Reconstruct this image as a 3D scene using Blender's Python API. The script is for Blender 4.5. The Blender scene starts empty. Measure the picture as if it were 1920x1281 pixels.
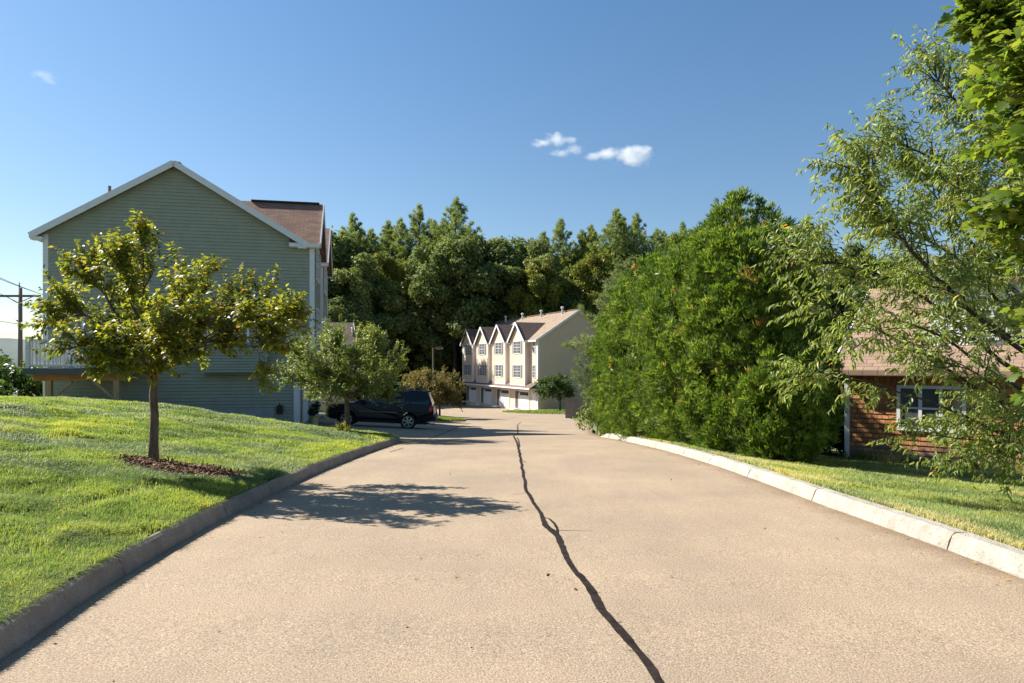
import bpy, math, random
import numpy as np
from mathutils import Vector, Matrix

rng = np.random.default_rng(7)
random.seed(7)
R = math.radians
scene = bpy.context.scene
COL = scene.collection

# ------------------------------------------------------------------ camera
CAM_Z, FOC = 1.6, 1280.0
cam = bpy.data.cameras.new('camera')
cam.sensor_width = 36.0
cam.lens = 24.0
cam.shift_y = 39.5 / 1920
cam.clip_end = 6000
camo = bpy.data.objects.new('camera', cam)
COL.objects.link(camo)
camo.location = (0, 0, CAM_Z)
camo.rotation_euler = (R(90), 0, 0)
scene.camera = camo


def at(px, py, d):
    """A point of the place seen at pixel (px, py), d metres ahead."""
    return Vector(((px - 960) / FOC * d, d, CAM_Z + (680 - py) / FOC * d))


# ------------------------------------------------------------------ light
SUN_EL, SUN_AZ = R(40), R(-68)          # azimuth clockwise from +Y
sd = Vector((math.sin(SUN_AZ) * math.cos(SUN_EL), math.cos(SUN_AZ) * math.cos(SUN_EL), math.sin(SUN_EL)))
sl = bpy.data.lights.new('sun', 'SUN')
sl.energy = 5.0
sl.angle = R(0.53)
sl.color = (1.0, 0.95, 0.86)
so = bpy.data.objects.new('sun', sl)
COL.objects.link(so)
so.rotation_euler = (-sd).to_track_quat('-Z', 'Y').to_euler()
w = bpy.data.worlds.new('World')
scene.world = w
w.use_nodes = True
nt = w.node_tree
sky = nt.nodes.new('ShaderNodeTexSky')
sky.sky_type = 'NISHITA'
sky.sun_disc = False
sky.sun_elevation = SUN_EL
sky.sun_rotation = SUN_AZ % (2 * math.pi)
sky.altitude = 50
sky.air_density = 1.0
sky.dust_density = 0.4
sky.ozone_density = 5.0
bg = nt.nodes['Background']
bg.inputs['Strength'].default_value = 0.074
# a clear blue overhead paling to a warm white haze at the horizon
tcw = nt.nodes.new('ShaderNodeTexCoord')
spw = nt.nodes.new('ShaderNodeSeparateXYZ')
nt.links.new(tcw.outputs['Generated'], spw.inputs[0])
rmp = nt.nodes.new('ShaderNodeValToRGB')
rmp.color_ramp.elements[0].position = 0.02
rmp.color_ramp.elements[0].color = (1.0, 0.90, 0.80, 1)
rmp.color_ramp.elements[1].position = 0.50
rmp.color_ramp.elements[1].color = (0.79, 0.96, 0.96, 1)
nt.links.new(spw.outputs['Z'], rmp.inputs[0])
mxw = nt.nodes.new('ShaderNodeMix')
mxw.data_type = 'RGBA'
mxw.blend_type = 'MULTIPLY'
mxw.inputs[0].default_value = 1.0
nt.links.new(sky.outputs[0], mxw.inputs[6])
nt.links.new(rmp.outputs[0], mxw.inputs[7])
nt.links.new(mxw.outputs[2], bg.inputs['Color'])
scene.view_settings.view_transform = 'Standard'
scene.view_settings.look = 'None'
scene.view_settings.gamma = 1.0
scene.view_settings.exposure = 1.1
scene.cycles.volume_bounces = 6
scene.cycles.volume_step_rate = 0.6
scene.cycles.diffuse_bounces = 4
scene.cycles.transmission_bounces = 6

# ------------------------------------------------------------------ material helpers
class NT:
    def __init__(s, name):
        s.m = bpy.data.materials.new(name)
        s.m.use_nodes = True
        s.t = s.m.node_tree
        s.bsdf = s.t.nodes['Principled BSDF']
        s.out = s.t.nodes['Material Output']

    def n(s, typ, **kw):
        nd = s.t.nodes.new('ShaderNode' + typ)
        for k, v in kw.items():
            if k in nd.inputs.keys():
                nd.inputs[k].default_value = v
            else:
                setattr(nd, k, v)
        return nd

    def l(s, a, b):
        s.t.links.new(a, b)

    def ramp(s, fac, stops, interp='LINEAR'):
        nd = s.t.nodes.new('ShaderNodeValToRGB')
        cr = nd.color_ramp
        cr.interpolation = interp
        while len(cr.elements) < len(stops):
            cr.elements.new(0.5)
        for e, (p, c) in zip(cr.elements, stops):
            e.position = p
            e.color = (*c, 1) if len(c) == 3 else c
        s.l(fac, nd.inputs[0])
        return nd.outputs[0]

    def mix(s, fac, a, b, mode='MIX'):
        nd = s.t.nodes.new('ShaderNodeMix')
        nd.data_type = 'RGBA'
        nd.blend_type = mode
        for i, v in ((0, fac), (6, a), (7, b)):
            if hasattr(v, 'is_linked') or hasattr(v, 'links'):
                s.l(v, nd.inputs[i])
            elif i == 0:
                nd.inputs[0].default_value = v
            else:
                nd.inputs[i].default_value = (*v, 1)
        return nd.outputs[2]

    def math(s, op, a, b=None):
        nd = s.t.nodes.new('ShaderNodeMath')
        nd.operation = op
        for i, v in ((0, a), (1, b)):
            if v is None:
                continue
            if hasattr(v, 'links'):
                s.l(v, nd.inputs[i])
            else:
                nd.inputs[i].default_value = v
        return nd.outputs[0]

    def coord(s, which='Object', scale=(1, 1, 1)):
        tc = s.t.nodes.new('ShaderNodeTexCoord')
        mp = s.t.nodes.new('ShaderNodeMapping')
        mp.inputs['Scale'].default_value = scale
        s.l(tc.outputs[which], mp.inputs[0])
        return mp.outputs[0]

    def noise(s, vec, scale, detail=3, rough=0.55, out='Fac'):
        nd = s.t.nodes.new('ShaderNodeTexNoise')
        nd.inputs['Scale'].default_value = scale
        nd.inputs['Detail'].default_value = detail
        nd.inputs['Roughness'].default_value = rough
        s.l(vec, nd.inputs['Vector'])
        return nd.outputs[out]

    def bump(s, h, strength=0.3, dist=0.02):
        nd = s.t.nodes.new('ShaderNodeBump')
        nd.inputs['Strength'].default_value = strength
        nd.inputs['Distance'].default_value = dist
        s.l(h, nd.inputs['Height'])
        s.l(nd.outputs[0], s.bsdf.inputs['Normal'])

    def base(s, c):
        if hasattr(c, 'links'):
            s.l(c, s.bsdf.inputs['Base Color'])
        else:
            s.bsdf.inputs['Base Color'].default_value = (*c, 1)

    def set(s, **kw):
        for k, v in kw.items():
            s.bsdf.inputs[k.replace('_', ' ')].default_value = v
        return s


def plain(name, c, rough=0.6, metal=0.0, var=0.12, scale=6.0, spec=0.5):
    """A painted or raw surface with a little uneven tone."""
    s = NT(name)
    v = s.coord()
    f = s.noise(v, scale, 5)
    a = tuple(x * (1 - var) for x in c)
    b = tuple(min(1, x * (1 + var)) for x in c)
    s.base(s.ramp(f, [(0.3, a), (0.7, b)]))
    s.set(Roughness=rough, Metallic=metal)
    s.bsdf.inputs['Specular IOR Level'].default_value = spec
    return s.m


def leaf_mat(name, stops, trans=0.45, rough=0.42, spec=0.35, tgain=1.7):
    s = NT(name)
    a = s.n('Attribute', attribute_name='tint')
    c = s.ramp(a.outputs['Fac'], stops)
    s.base(c)
    s.set(Roughness=rough)
    s.bsdf.inputs['Specular IOR Level'].default_value = spec
    tr = s.n('BsdfTranslucent')
    tc = s.mix(1.0, c, (tgain * 1.05, tgain, tgain * 0.5), 'MULTIPLY')
    s.l(tc, tr.inputs['Color'])
    ms = s.n('MixShader')
    ms.inputs[0].default_value = trans
    s.l(s.bsdf.outputs[0], ms.inputs[1])
    s.l(tr.outputs[0], ms.inputs[2])
    s.l(ms.outputs[0], s.out.inputs['Surface'])
    return s.m


def asphalt():
    s = NT('asphalt')
    v = s.coord()
    a = s.noise(v, 84, 5, 0.82)
    vo = s.n('TexVoronoi', Scale=85.0)
    s.l(v, vo.inputs['Vector'])
    g = s.ramp(a, [(0.33, (0.065, 0.050, 0.037)), (0.43, (0.268, 0.204, 0.145)), (0.55, (0.395, 0.302, 0.210)), (0.68, (0.68, 0.555, 0.42))])
    stone = s.mix(0.45, g, vo.outputs['Color'], 'SOFT_LIGHT')
    stone = s.mix(0.12, g, stone)
    big = s.noise(v, 0.55, 4, 0.6)
    c = s.mix(1.0, stone, s.ramp(big, [(0.3, (0.82, 0.82, 0.83)), (0.7, (1.09, 1.07, 1.03))]), 'MULTIPLY')
    mid = s.noise(s.coord('Object', (1.0, 0.25, 1)), 3.2, 4, 0.6)
    c = s.mix(1.0, c, s.ramp(mid, [(0.32, (0.955, 0.95, 0.945)), (0.6, (1.02, 1.02, 1.02))]), 'MULTIPLY')
    ed = s.n('Attribute', attribute_name='edge')            # dirt gathered along the gutter
    en = s.math('ADD', ed.outputs['Fac'], s.math('MULTIPLY', s.math('SUBTRACT', s.noise(v, 2.5, 4), 0.5), 0.55))
    c = s.mix(1.0, c, s.ramp(en, [(0.35, (1, 1, 1)), (0.95, (0.56, 0.50, 0.45))]), 'MULTIPLY')
    s.base(c)
    s.set(Roughness=0.9)
    s.bsdf.inputs['Specular IOR Level'].default_value = 0.25
    h = s.math('ADD', a, s.math('MULTIPLY', vo.outputs['Distance'], -0.7))
    s.bump(h, 0.5, 0.006)
    return s.m


def lawn_soil():
    s = NT('lawn_soil')
    v = s.coord()
    f = s.noise(v, 1.3, 5, 0.65)
    f2 = s.noise(v, 22, 4, 0.7)
    c = s.ramp(f, [(0.32, (0.085, 0.105, 0.03)), (0.55, (0.13, 0.145, 0.04)), (0.75, (0.19, 0.17, 0.065))])
    c = s.mix(1.0, c, s.ramp(f2, [(0.35, (0.55, 0.55, 0.5)), (0.65, (1.2, 1.2, 1.2))]), 'MULTIPLY')
    s.base(c)
    s.set(Roughness=0.95)
    s.bump(f2, 0.6, 0.03)
    return s.m


def forest_floor():
    s = NT('forest_floor')
    v = s.coord()
    f = s.noise(v, 0.4, 5, 0.65)
    s.base(s.ramp(f, [(0.3, (0.02, 0.024, 0.012)), (0.7, (0.05, 0.045, 0.02))]))
    s.set(Roughness=0.95)
    return s.m


def granite(name, base, rust):
    s = NT(name)
    v = s.coord()
    f = s.noise(v, 60, 4, 0.7)
    big = s.noise(v, 4.0, 5, 0.65)
    c = s.mix(1.0, s.ramp(f, [(0.3, tuple(x * 0.72 for x in base)), (0.6, base), (0.8, tuple(min(0.95, x * 1.12) for x in base))]),
              s.ramp(big, [(0.3, (0.70, 0.68, 0.65)), (0.65, (1.08, 1.08, 1.08))]), 'MULTIPLY')
    st = s.ramp(s.noise(v, 7.5, 5, 0.7), [(0.60, (0, 0, 0)), (0.72, (1, 1, 1))])
    c = s.mix(s.math('MULTIPLY', st, rust), c, (0.42, 0.25, 0.12))
    dk = s.ramp(s.noise(v, 19, 6, 0.85), [(0.54, (0, 0, 0)), (0.66, (1, 1, 1))])
    c = s.mix(s.math('MULTIPLY', dk, 0.6), c, (0.17, 0.15, 0.13))
    s.base(c)
    s.set(Roughness=0.85)
    s.bump(s.math('ADD', f, big), 0.9, 0.016)
    return s.m


def shingle_roof(name, c1, c2, c3, bw=0.33, rh=0.145):
    s = NT(name)
    tc = s.n('TexCoord')
    br = s.n('TexBrick')
    br.offset = 0.5
    br.inputs['Scale'].default_value = 1.0
    br.inputs['Brick Width'].default_value = bw
    br.inputs['Row Height'].default_value = rh
    br.inputs['Mortar Size'].default_value = 0.008
    br.inputs['Mortar Smooth'].default_value = 0.3
    br.inputs['Bias'].default_value = 0.0
    br.inputs['Color1'].default_value = (*c1, 1)
    br.inputs['Color2'].default_value = (*c2, 1)
    br.inputs['Mortar'].default_value = (*c3, 1)
    s.l(tc.outputs['UV'], br.inputs['Vector'])
    f = s.noise(tc.outputs['UV'], 1.1, 5, 0.6)
    f2 = s.noise(tc.outputs['UV'], 60, 2, 0.6)
    c = s.mix(1.0, br.outputs['Color'], s.ramp(f, [(0.3, (0.86, 0.86, 0.86)), (0.7, (1.1, 1.1, 1.1))]), 'MULTIPLY')
    c = s.mix(1.0, c, s.ramp(f2, [(0.3, (0.8, 0.8, 0.8)), (0.7, (1.15, 1.15, 1.15))]), 'MULTIPLY')
    s.base(c)
    s.set(Roughness=0.9)
    s.bump(s.math('MULTIPLY', br.outputs['Fac'], -1.0), 0.6, 0.01)
    return s.m


def cedar_shingle_wall():
    s = NT('cedar_shingle_wall')
    tc = s.n('TexCoord')
    br = s.n('TexBrick')
    br.offset = 0.37
    br.offset_frequency = 3
    br.inputs['Scale'].default_value = 1.0
    br.inputs['Brick Width'].default_value = 0.14
    br.inputs['Row Height'].default_value = 0.13
    br.inputs['Mortar Size'].default_value = 0.006
    br.inputs['Color1'].default_value = (0.62, 0.28, 0.115, 1)
    br.inputs['Color2'].default_value = (0.34, 0.145, 0.06, 1)
    br.inputs['Mortar'].default_value = (0.04, 0.02, 0.012, 1)
    s.l(tc.outputs['UV'], br.inputs['Vector'])
    mp = s.n('Mapping')
    mp.inputs['Scale'].default_value = (9, 1.2, 1)
    s.l(tc.outputs['UV'], mp.inputs[0])
    gr = s.noise(mp.outputs[0], 3, 5, 0.7)
    c = s.mix(1.0, br.outputs['Color'], s.ramp(gr, [(0.3, (0.6, 0.58, 0.56)), (0.7, (1.25, 1.2, 1.15))]), 'MULTIPLY')
    sep = s.n('SeparateXYZ')
    s.l(tc.outputs['Object'], sep.inputs[0])
    hz = s.math('ADD', sep.outputs['Z'], s.math('MULTIPLY', s.math('SUBTRACT', s.noise(tc.outputs['UV'], 1.8, 4), 0.5), 0.7))
    wt = s.ramp(s.math('MULTIPLY', hz, 1.25), [(0.30, (1, 1, 1)), (0.75, (0, 0, 0))])     # grey weathering on the lowest courses
    c = s.mix(s.math('MULTIPLY', wt, 0.85), c, s.mix(gr, (0.10, 0.085, 0.075), (0.26, 0.225, 0.20)))
    s.base(c)
    s.set(Roughness=0.85)
    s.bump(gr, 0.4, 0.01)
    return s.m


def wood(name, a, b, stretch=(1, 1, 0.08), rough=0.75):
    s = NT(name)
    v = s.coord('Object', stretch)
    f = s.noise(v, 22, 5, 0.7)
    f2 = s.noise(s.coord('Object', (1, 1, 0.3)), 3, 3)
    c = s.mix(1.0, s.ramp(f, [(0.3, a), (0.7, b)]), s.ramp(f2, [(0.3, (0.8, 0.8, 0.8)), (0.7, (1.15, 1.15, 1.15))]), 'MULTIPLY')
    s.base(c)
    s.set(Roughness=rough)
    s.bump(f, 0.4, 0.008)
    return s.m


def bark(name, a, b, sc=14):
    s = NT(name)
    f = s.noise(s.coord('Object', (1, 1, 0.35)), sc, 6, 0.7)
    s.base(s.ramp(f, [(0.32, a), (0.68, b)]))
    s.set(Roughness=0.95)
    s.bump(f, 0.9, 0.02)
    return s.m


def tinted(name, stops, rough=0.85, spec=0.2):
    s = NT(name)
    a = s.n('Attribute', attribute_name='tint')
    s.base(s.ramp(a.outputs['Fac'], stops))
    s.set(Roughness=rough)
    s.bsdf.inputs['Specular IOR Level'].default_value = spec
    return s.m


def glass(name, c, rough=0.06):
    s = NT(name)
    f = s.noise(s.coord(), 1.5, 2)
    s.base(s.ramp(f, [(0.3, tuple(x * 0.8 for x in c)), (0.7, tuple(x * 1.2 for x in c))]))
    s.set(Roughness=rough)
    s.bsdf.inputs['Specular IOR Level'].default_value = 0.8
    return s.m


M = {}
M['asphalt'] = asphalt()
M['seal'] = plain('crack_sealant', (0.024, 0.018, 0.015), 0.85, 0, 0.5, 14, 0.1)
M['soil'] = lawn_soil()
M['floor'] = forest_floor()
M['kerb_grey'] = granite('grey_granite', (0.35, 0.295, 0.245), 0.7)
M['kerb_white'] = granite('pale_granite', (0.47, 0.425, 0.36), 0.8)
M['sage'] = plain('sage_siding', (0.325, 0.34, 0.265), 0.65, 0, 0.07, 2, 0.2)
M['cream'] = plain('cream_siding', (0.62, 0.505, 0.38), 0.6, 0, 0.05, 1.5)
M['taupe'] = plain('taupe_siding', (0.66, 0.50, 0.345), 0.6, 0, 0.05, 1.5)
M['white'] = plain('white_trim', (0.74, 0.73, 0.72), 0.5, 0, 0.05, 3)
M['white_grey'] = plain('vinyl_rail', (0.60, 0.60, 0.60), 0.5, 0, 0.05, 3)
M['roof_tan'] = shingle_roof('tan_roof_shingles', (0.33, 0.24, 0.165), (0.245, 0.175, 0.12), (0.13, 0.085, 0.06))
M['roof_red'] = shingle_roof('brown_roof_shingles', (0.31, 0.175, 0.115), (0.205, 0.115, 0.075), (0.075, 0.042, 0.03))
M['roof_dark'] = shingle_roof('dark_roof_shingles', (0.20, 0.135, 0.10), (0.145, 0.10, 0.073), (0.05, 0.035, 0.025))
M['roof_cottage'] = shingle_roof('cottage_roof_shingles', (0.34, 0.225, 0.155), (0.25, 0.165, 0.115), (0.10, 0.062, 0.045), 0.36, 0.17)
M['cedarwall'] = cedar_shingle_wall()
M['pane'] = glass('window_pane', (0.10, 0.105, 0.115))
M['pane_dark'] = glass('dark_window_pane', (0.012, 0.013, 0.016))
M['shutter'] = plain('shutter_paint', (0.20, 0.195, 0.165), 0.6, 0, 0.08, 5)
M['concrete'] = plain('concrete', (0.36, 0.36, 0.34), 0.9, 0, 0.15, 4)
M['door_dark'] = plain('dark_door_paint', (0.10, 0.09, 0.075), 0.45, 0, 0.1, 4)
M['deckwood'] = wood('treated_lumber', (0.38, 0.23, 0.10), (0.58, 0.40, 0.20))
M['deckbeam'] = wood('reddish_lumber', (0.34, 0.13, 0.045), (0.52, 0.23, 0.08), (0.08, 1, 1))
M['deckfascia'] = plain('grey_deck_board', (0.085, 0.09, 0.10), 0.7)
M['fence'] = wood('grey_fence_wood', (0.16, 0.12, 0.10), (0.31, 0.25, 0.21))
M['pole'] = wood('pole_wood', (0.13, 0.10, 0.09), (0.24, 0.19, 0.17))
M['wire'] = plain('wire', (0.03, 0.03, 0.03), 0.6)
M['lamp_metal'] = plain('lamp_bronze', (0.20, 0.17, 0.13), 0.5, 0.3)
M['black'] = plain('black_plastic', (0.012, 0.012, 0.013), 0.55)
M['tyre'] = plain('tyre_rubber', (0.012, 0.012, 0.012), 0.85)
M['alloy'] = plain('alloy', (0.62, 0.63, 0.65), 0.3, 0.9, 0.05)
s_ = NT('car_paint')
s_.base(s_.ramp(s_.noise(s_.coord(), 2, 3), [(0.3, (0.004, 0.005, 0.010)), (0.7, (0.006, 0.008, 0.015))]))
s_.set(Roughness=0.28)
s_.bsdf.inputs['Coat Weight'].default_value = 0.15
s_.bsdf.inputs['Specular IOR Level'].default_value = 0.3
s_.bsdf.inputs['Coat Roughness'].default_value = 0.06
M['paint'] = s_.m
M['carglass'] = glass('car_glass', (0.006, 0.008, 0.011), 0.04)
M['red_lens'] = plain('red_lens', (0.80, 0.02, 0.025), 0.2)
M['clear_lens'] = plain('clear_lens', (0.42, 0.36, 0.34), 0.12)
M['amber_lens'] = plain('amber_lens', (0.55, 0.14, 0.05), 0.15)
M['moulding'] = plain('tan_moulding', (0.25, 0.20, 0.14), 0.35, 0.2)
M['bark'] = bark('grey_bark', (0.055, 0.042, 0.032), (0.20, 0.155, 0.115))
M['bark_dark'] = bark('dark_bark', (0.022, 0.018, 0.014), (0.085, 0.068, 0.052))
M['bark_warm'] = bark('brown_bark', (0.07, 0.048, 0.03), (0.23, 0.17, 0.11))
M['mulch'] = tinted('mulch_chips', [(0, (0.055, 0.028, 0.014)), (0.5, (0.20, 0.115, 0.062)), (1, (0.44, 0.30, 0.19))])
M['litter'] = tinted('dry_leaves', [(0, (0.07, 0.045, 0.025)), (0.5, (0.28, 0.15, 0.06)), (1, (0.50, 0.34, 0.08))])
M['pot'] = plain('pale_pot', (0.55, 0.42, 0.16), 0.6)
M['utility'] = plain('brown_utility_box', (0.09, 0.055, 0.035), 0.6)
M['hill'] = plain('far_woods', (0.07, 0.095, 0.085), 0.95, 0, 0.35, 0.02)
M['crab'] = leaf_mat('crab_leaf', [(0, (0.055, 0.08, 0.015)), (0.4, (0.14, 0.17, 0.024)), (0.75, (0.27, 0.27, 0.035)), (0.95, (0.32, 0.25, 0.035)), (1, (0.28, 0.14, 0.04))], 0.5, 0.42, 0.45)
M['crab2'] = leaf_mat('light_crab_leaf', [(0, (0.09, 0.12, 0.028)), (0.45, (0.145, 0.195, 0.045)), (0.8, (0.28, 0.31, 0.095)), (1, (0.40, 0.37, 0.17))], 0.42, 0.42, 0.4)
M['crab3'] = leaf_mat('autumn_crab_leaf', [(0, (0.06, 0.065, 0.02)), (0.4, (0.15, 0.13, 0.04)), (0.8, (0.24, 0.185, 0.06)), (1, (0.26, 0.13, 0.05))], 0.42, 0.42, 0.4)
M['cherry'] = leaf_mat('cherry_leaf', [(0, (0.08, 0.125, 0.03)), (0.4, (0.18, 0.24, 0.055)), (0.8, (0.30, 0.34, 0.10)), (0.96, (0.40, 0.35, 0.11)), (1, (0.42, 0.18, 0.05))], 0.48, 0.42, 0.5)
M['maple'] = leaf_mat('maple_leaf', [(0, (0.045, 0.085, 0.014)), (0.5, (0.115, 0.175, 0.024)), (1, (0.23, 0.26, 0.045))], 0.5, 0.42, 0.35, 1.8)
M['cedar'] = leaf_mat('cedar_spray', [(0, (0.04, 0.075, 0.013)), (0.5, (0.122, 0.205, 0.032)), (0.85, (0.28, 0.35, 0.08)), (1, (0.40, 0.27, 0.10))], 0.42, 0.45, 0.45)
M['pine'] = leaf_mat('pine_needles', [(0, (0.07, 0.10, 0.045)), (0.5, (0.17, 0.22, 0.095)), (1, (0.28, 0.32, 0.15))], 0.30, 0.55, 0.25)
M['forest_pine'] = leaf_mat('far_pine_needles', [(0, (0.065, 0.10, 0.04)), (0.5, (0.17, 0.225, 0.08)), (1, (0.29, 0.33, 0.125))], 0.4, 0.6, 0.2)
M['forest_oak'] = leaf_mat('far_leaf', [(0, (0.04, 0.075, 0.024)), (0.5, (0.145, 0.19, 0.062)), (1, (0.31, 0.335, 0.135))], 0.33, 0.6, 0.18)
M['forest_yellow'] = leaf_mat('far_turning_leaf', [(0, (0.07, 0.095, 0.02)), (0.5, (0.185, 0.20, 0.032)), (1, (0.33, 0.29, 0.05))], 0.3, 0.5, 0.2)
M['spruce'] = leaf_mat('dark_conifer', [(0, (0.012, 0.026, 0.012)), (1, (0.035, 0.06, 0.028))], 0.25, 0.6, 0.2)
M['shrub'] = leaf_mat('shrub_leaf', [(0, (0.07, 0.105, 0.022)), (0.5, (0.15, 0.195, 0.035)), (1, (0.26, 0.27, 0.055))], 0.4, 0.4, 0.4)
M['shrub_dark'] = leaf_mat('hedge_leaf', [(0, (0.025, 0.055, 0.015)), (0.5, (0.06, 0.11, 0.025)), (1, (0.13, 0.18, 0.04))], 0.35, 0.4, 0.4)
M['grass'] = leaf_mat('grass_blade', [(0, (0.07, 0.115, 0.035)), (0.3, (0.175, 0.25, 0.085)), (0.6, (0.265, 0.32, 0.075)), (0.85, (0.37, 0.385, 0.08)), (1, (0.58, 0.48, 0.25))], 0.40, 0.5, 0.25)
M['fern'] = leaf_mat('weed_leaf', [(0, (0.05, 0.10, 0.018)), (0.6, (0.11, 0.17, 0.03)), (1, (0.26, 0.24, 0.05))], 0.4, 0.45, 0.3)

# ------------------------------------------------------------------ object helpers
def link(o, parent=None):
    COL.objects.link(o)
    if parent is not None:
        o.parent = parent
    return o


def tag(o, label=None, cat=None, group=None, kind=None):
    if label:
        o['label'] = label
    if cat:
        o['category'] = cat
    if group:
        o['group'] = group
    if kind:
        o['kind'] = kind
    return o


def empty(name, loc, rz=0.0):
    o = bpy.data.objects.new(name, None)
    o.empty_display_size = 0.3
    link(o)
    o.location = loc
    o.rotation_euler = (0, 0, rz)
    return o


class MB:
    """Collects boxes, bars, prisms and tubes; build() links them as one mesh object."""
    def __init__(s):
        s.v, s.f, s.mi = [], [], []

    def add(s, verts, faces, mi=0):
        o = len(s.v)
        s.v += [tuple(p) for p in verts]
        s.f += [tuple(i + o for i in f) for f in faces]
        s.mi += [mi] * len(faces)
        return s

    def box(s, x0, x1, y0, y1, z0, z1, mi=0):
        v = [(x, y, z) for z in (z0, z1) for y in (y0, y1) for x in (x0, x1)]
        return s.add(v, [(0, 2, 3, 1), (4, 5, 7, 6), (0, 1, 5, 4), (2, 6, 7, 3), (0, 4, 6, 2), (1, 3, 7, 5)], mi)

    def bar(s, p, q, w, h, up=(0, 0, 1), mi=0):
        p, q = Vector(p), Vector(q)
        d = (q - p).normalized()
        u = Vector(up)
        if abs(d.dot(u)) > 0.98:
            u = Vector((0, 1, 0))
        a = d.cross(u).normalized() * (w / 2)
        b = a.cross(d).normalized() * (h / 2)
        v = [p - a - b, p + a - b, p + a + b, p - a + b, q - a - b, q + a - b, q + a + b, q - a + b]
        return s.add(v, [(0, 1, 2, 3), (7, 6, 5, 4), (0, 4, 5, 1), (1, 5, 6, 2), (2, 6, 7, 3), (3, 7, 4, 0)], mi)

    def prism(s, poly, fn0, fn1, mi=0):
        """poly: 2-D outline; fn0/fn1 map (a, b) to the two end faces."""
        n = len(poly)
        v = [fn0(*p) for p in poly] + [fn1(*p) for p in poly]
        f = [tuple(range(n))[::-1], tuple(range(n, 2 * n))]
        f += [(i, (i + 1) % n, n + (i + 1) % n, n + i) for i in range(n)]
        return s.add(v, f, mi)

    def tube(s, pts, radii, n=6, mi=0, cap=True):
        pts = [Vector(p) for p in pts]
        k = len(pts)
        vs = []
        ref = Vector((0.31, 0.17, 0.93))
        for i, p in enumerate(pts):
            d = (pts[min(i + 1, k - 1)] - pts[max(i - 1, 0)])
            d = d.normalized() if d.length > 1e-9 else Vector((0, 0, 1))
            r0 = ref if abs(d.dot(ref)) < 0.95 else Vector((1, 0, 0))
            a = d.cross(r0).normalized()
            b = d.cross(a)
            r = radii[i] if hasattr(radii, '__len__') else radii
            for j in range(n):
                t = 2 * math.pi * j / n
                vs.append(p + a * (r * math.cos(t)) + b * (r * math.sin(t)))
        fs = [(i * n + j, i * n + (j + 1) % n, (i + 1) * n + (j + 1) % n, (i + 1) * n + j) for i in range(k - 1) for j in range(n)]
        if cap:
            fs += [tuple(range(n))[::-1], tuple(range((k - 1) * n, k * n))]
        return s.add(vs, fs, mi)

    def cyl(s, p, q, r, n=16, mi=0):
        return s.tube([p, q], [r, r], n, mi)

    def build(s, name, mats, parent=None, smooth=False, bevel=0.0, uv=True):
        me = bpy.data.meshes.new(name)
        me.from_pydata(s.v, [], s.f)
        mats = mats if isinstance(mats, (list, tuple)) else [mats]
        for m in mats:
            me.materials.append(m)
        if len(mats) > 1:
            me.polygons.foreach_set('material_index', s.mi)
        if smooth:
            me.polygons.foreach_set('use_smooth', [True] * len(me.polygons))
        if uv:
            ul = me.uv_layers.new(name='uv').data
            z = Vector((0, 0, 1))
            for p in me.polygons:
                n = p.normal
                u = z.cross(n)
                u = u.normalized() if u.length > 1e-4 else Vector((1, 0, 0))
                v = n.cross(u)
                for li in p.loop_indices:
                    co = me.vertices[me.loops[li].vertex_index].co
                    ul[li].uv = (co.dot(u), co.dot(v))
        me.update()
        o = bpy.data.objects.new(name, me)
        link(o, parent)
        if bevel:
            md = o.modifiers.new('bevel', 'BEVEL')
            md.width = bevel
            md.segments = 2
            md.limit_method = 'ANGLE'
        return o


def npmesh(name, V, F, mat, parent=None, tint=None, smooth=False, extra=None):
    """V (n,3); F a list of int arrays (k,m)."""
    F = F if isinstance(F, list) else [F]
    V = np.ascontiguousarray(V, dtype=np.float32)
    me = bpy.data.meshes.new(name)
    me.vertices.add(len(V))
    me.vertices.foreach_set('co', V.ravel())
    loops = np.concatenate([f.ravel() for f in F]).astype(np.int32)
    sizes = np.concatenate([np.full(len(f), f.shape[1]) for f in F])
    starts = np.concatenate([[0], np.cumsum(sizes)[:-1]]).astype(np.int32)
    me.loops.add(len(loops))
    me.loops.foreach_set('vertex_index', loops)
    me.polygons.add(len(sizes))
    me.polygons.foreach_set('loop_start', starts)
    if smooth:
        me.polygons.foreach_set('use_smooth', np.ones(len(sizes), dtype=bool))
    if tint is not None:
        a = me.attributes.new('tint', 'FLOAT', 'FACE')
        a.data.foreach_set('value', np.clip(tint, 0, 1).astype(np.float32))
    if extra:
        for k, val in extra.items():
            a = me.attributes.new(k, 'FLOAT', 'POINT')
            a.data.foreach_set('value', np.asarray(val, dtype=np.float32))
    me.update(calc_edges=True)
    for m in (mat if isinstance(mat, (list, tuple)) else [mat]):
        me.materials.append(m)
    o = bpy.data.objects.new(name, me)
    return link(o, parent)


def norm(a):
    return a / np.maximum(np.linalg.norm(a, axis=-1, keepdims=True), 1e-9)


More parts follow.
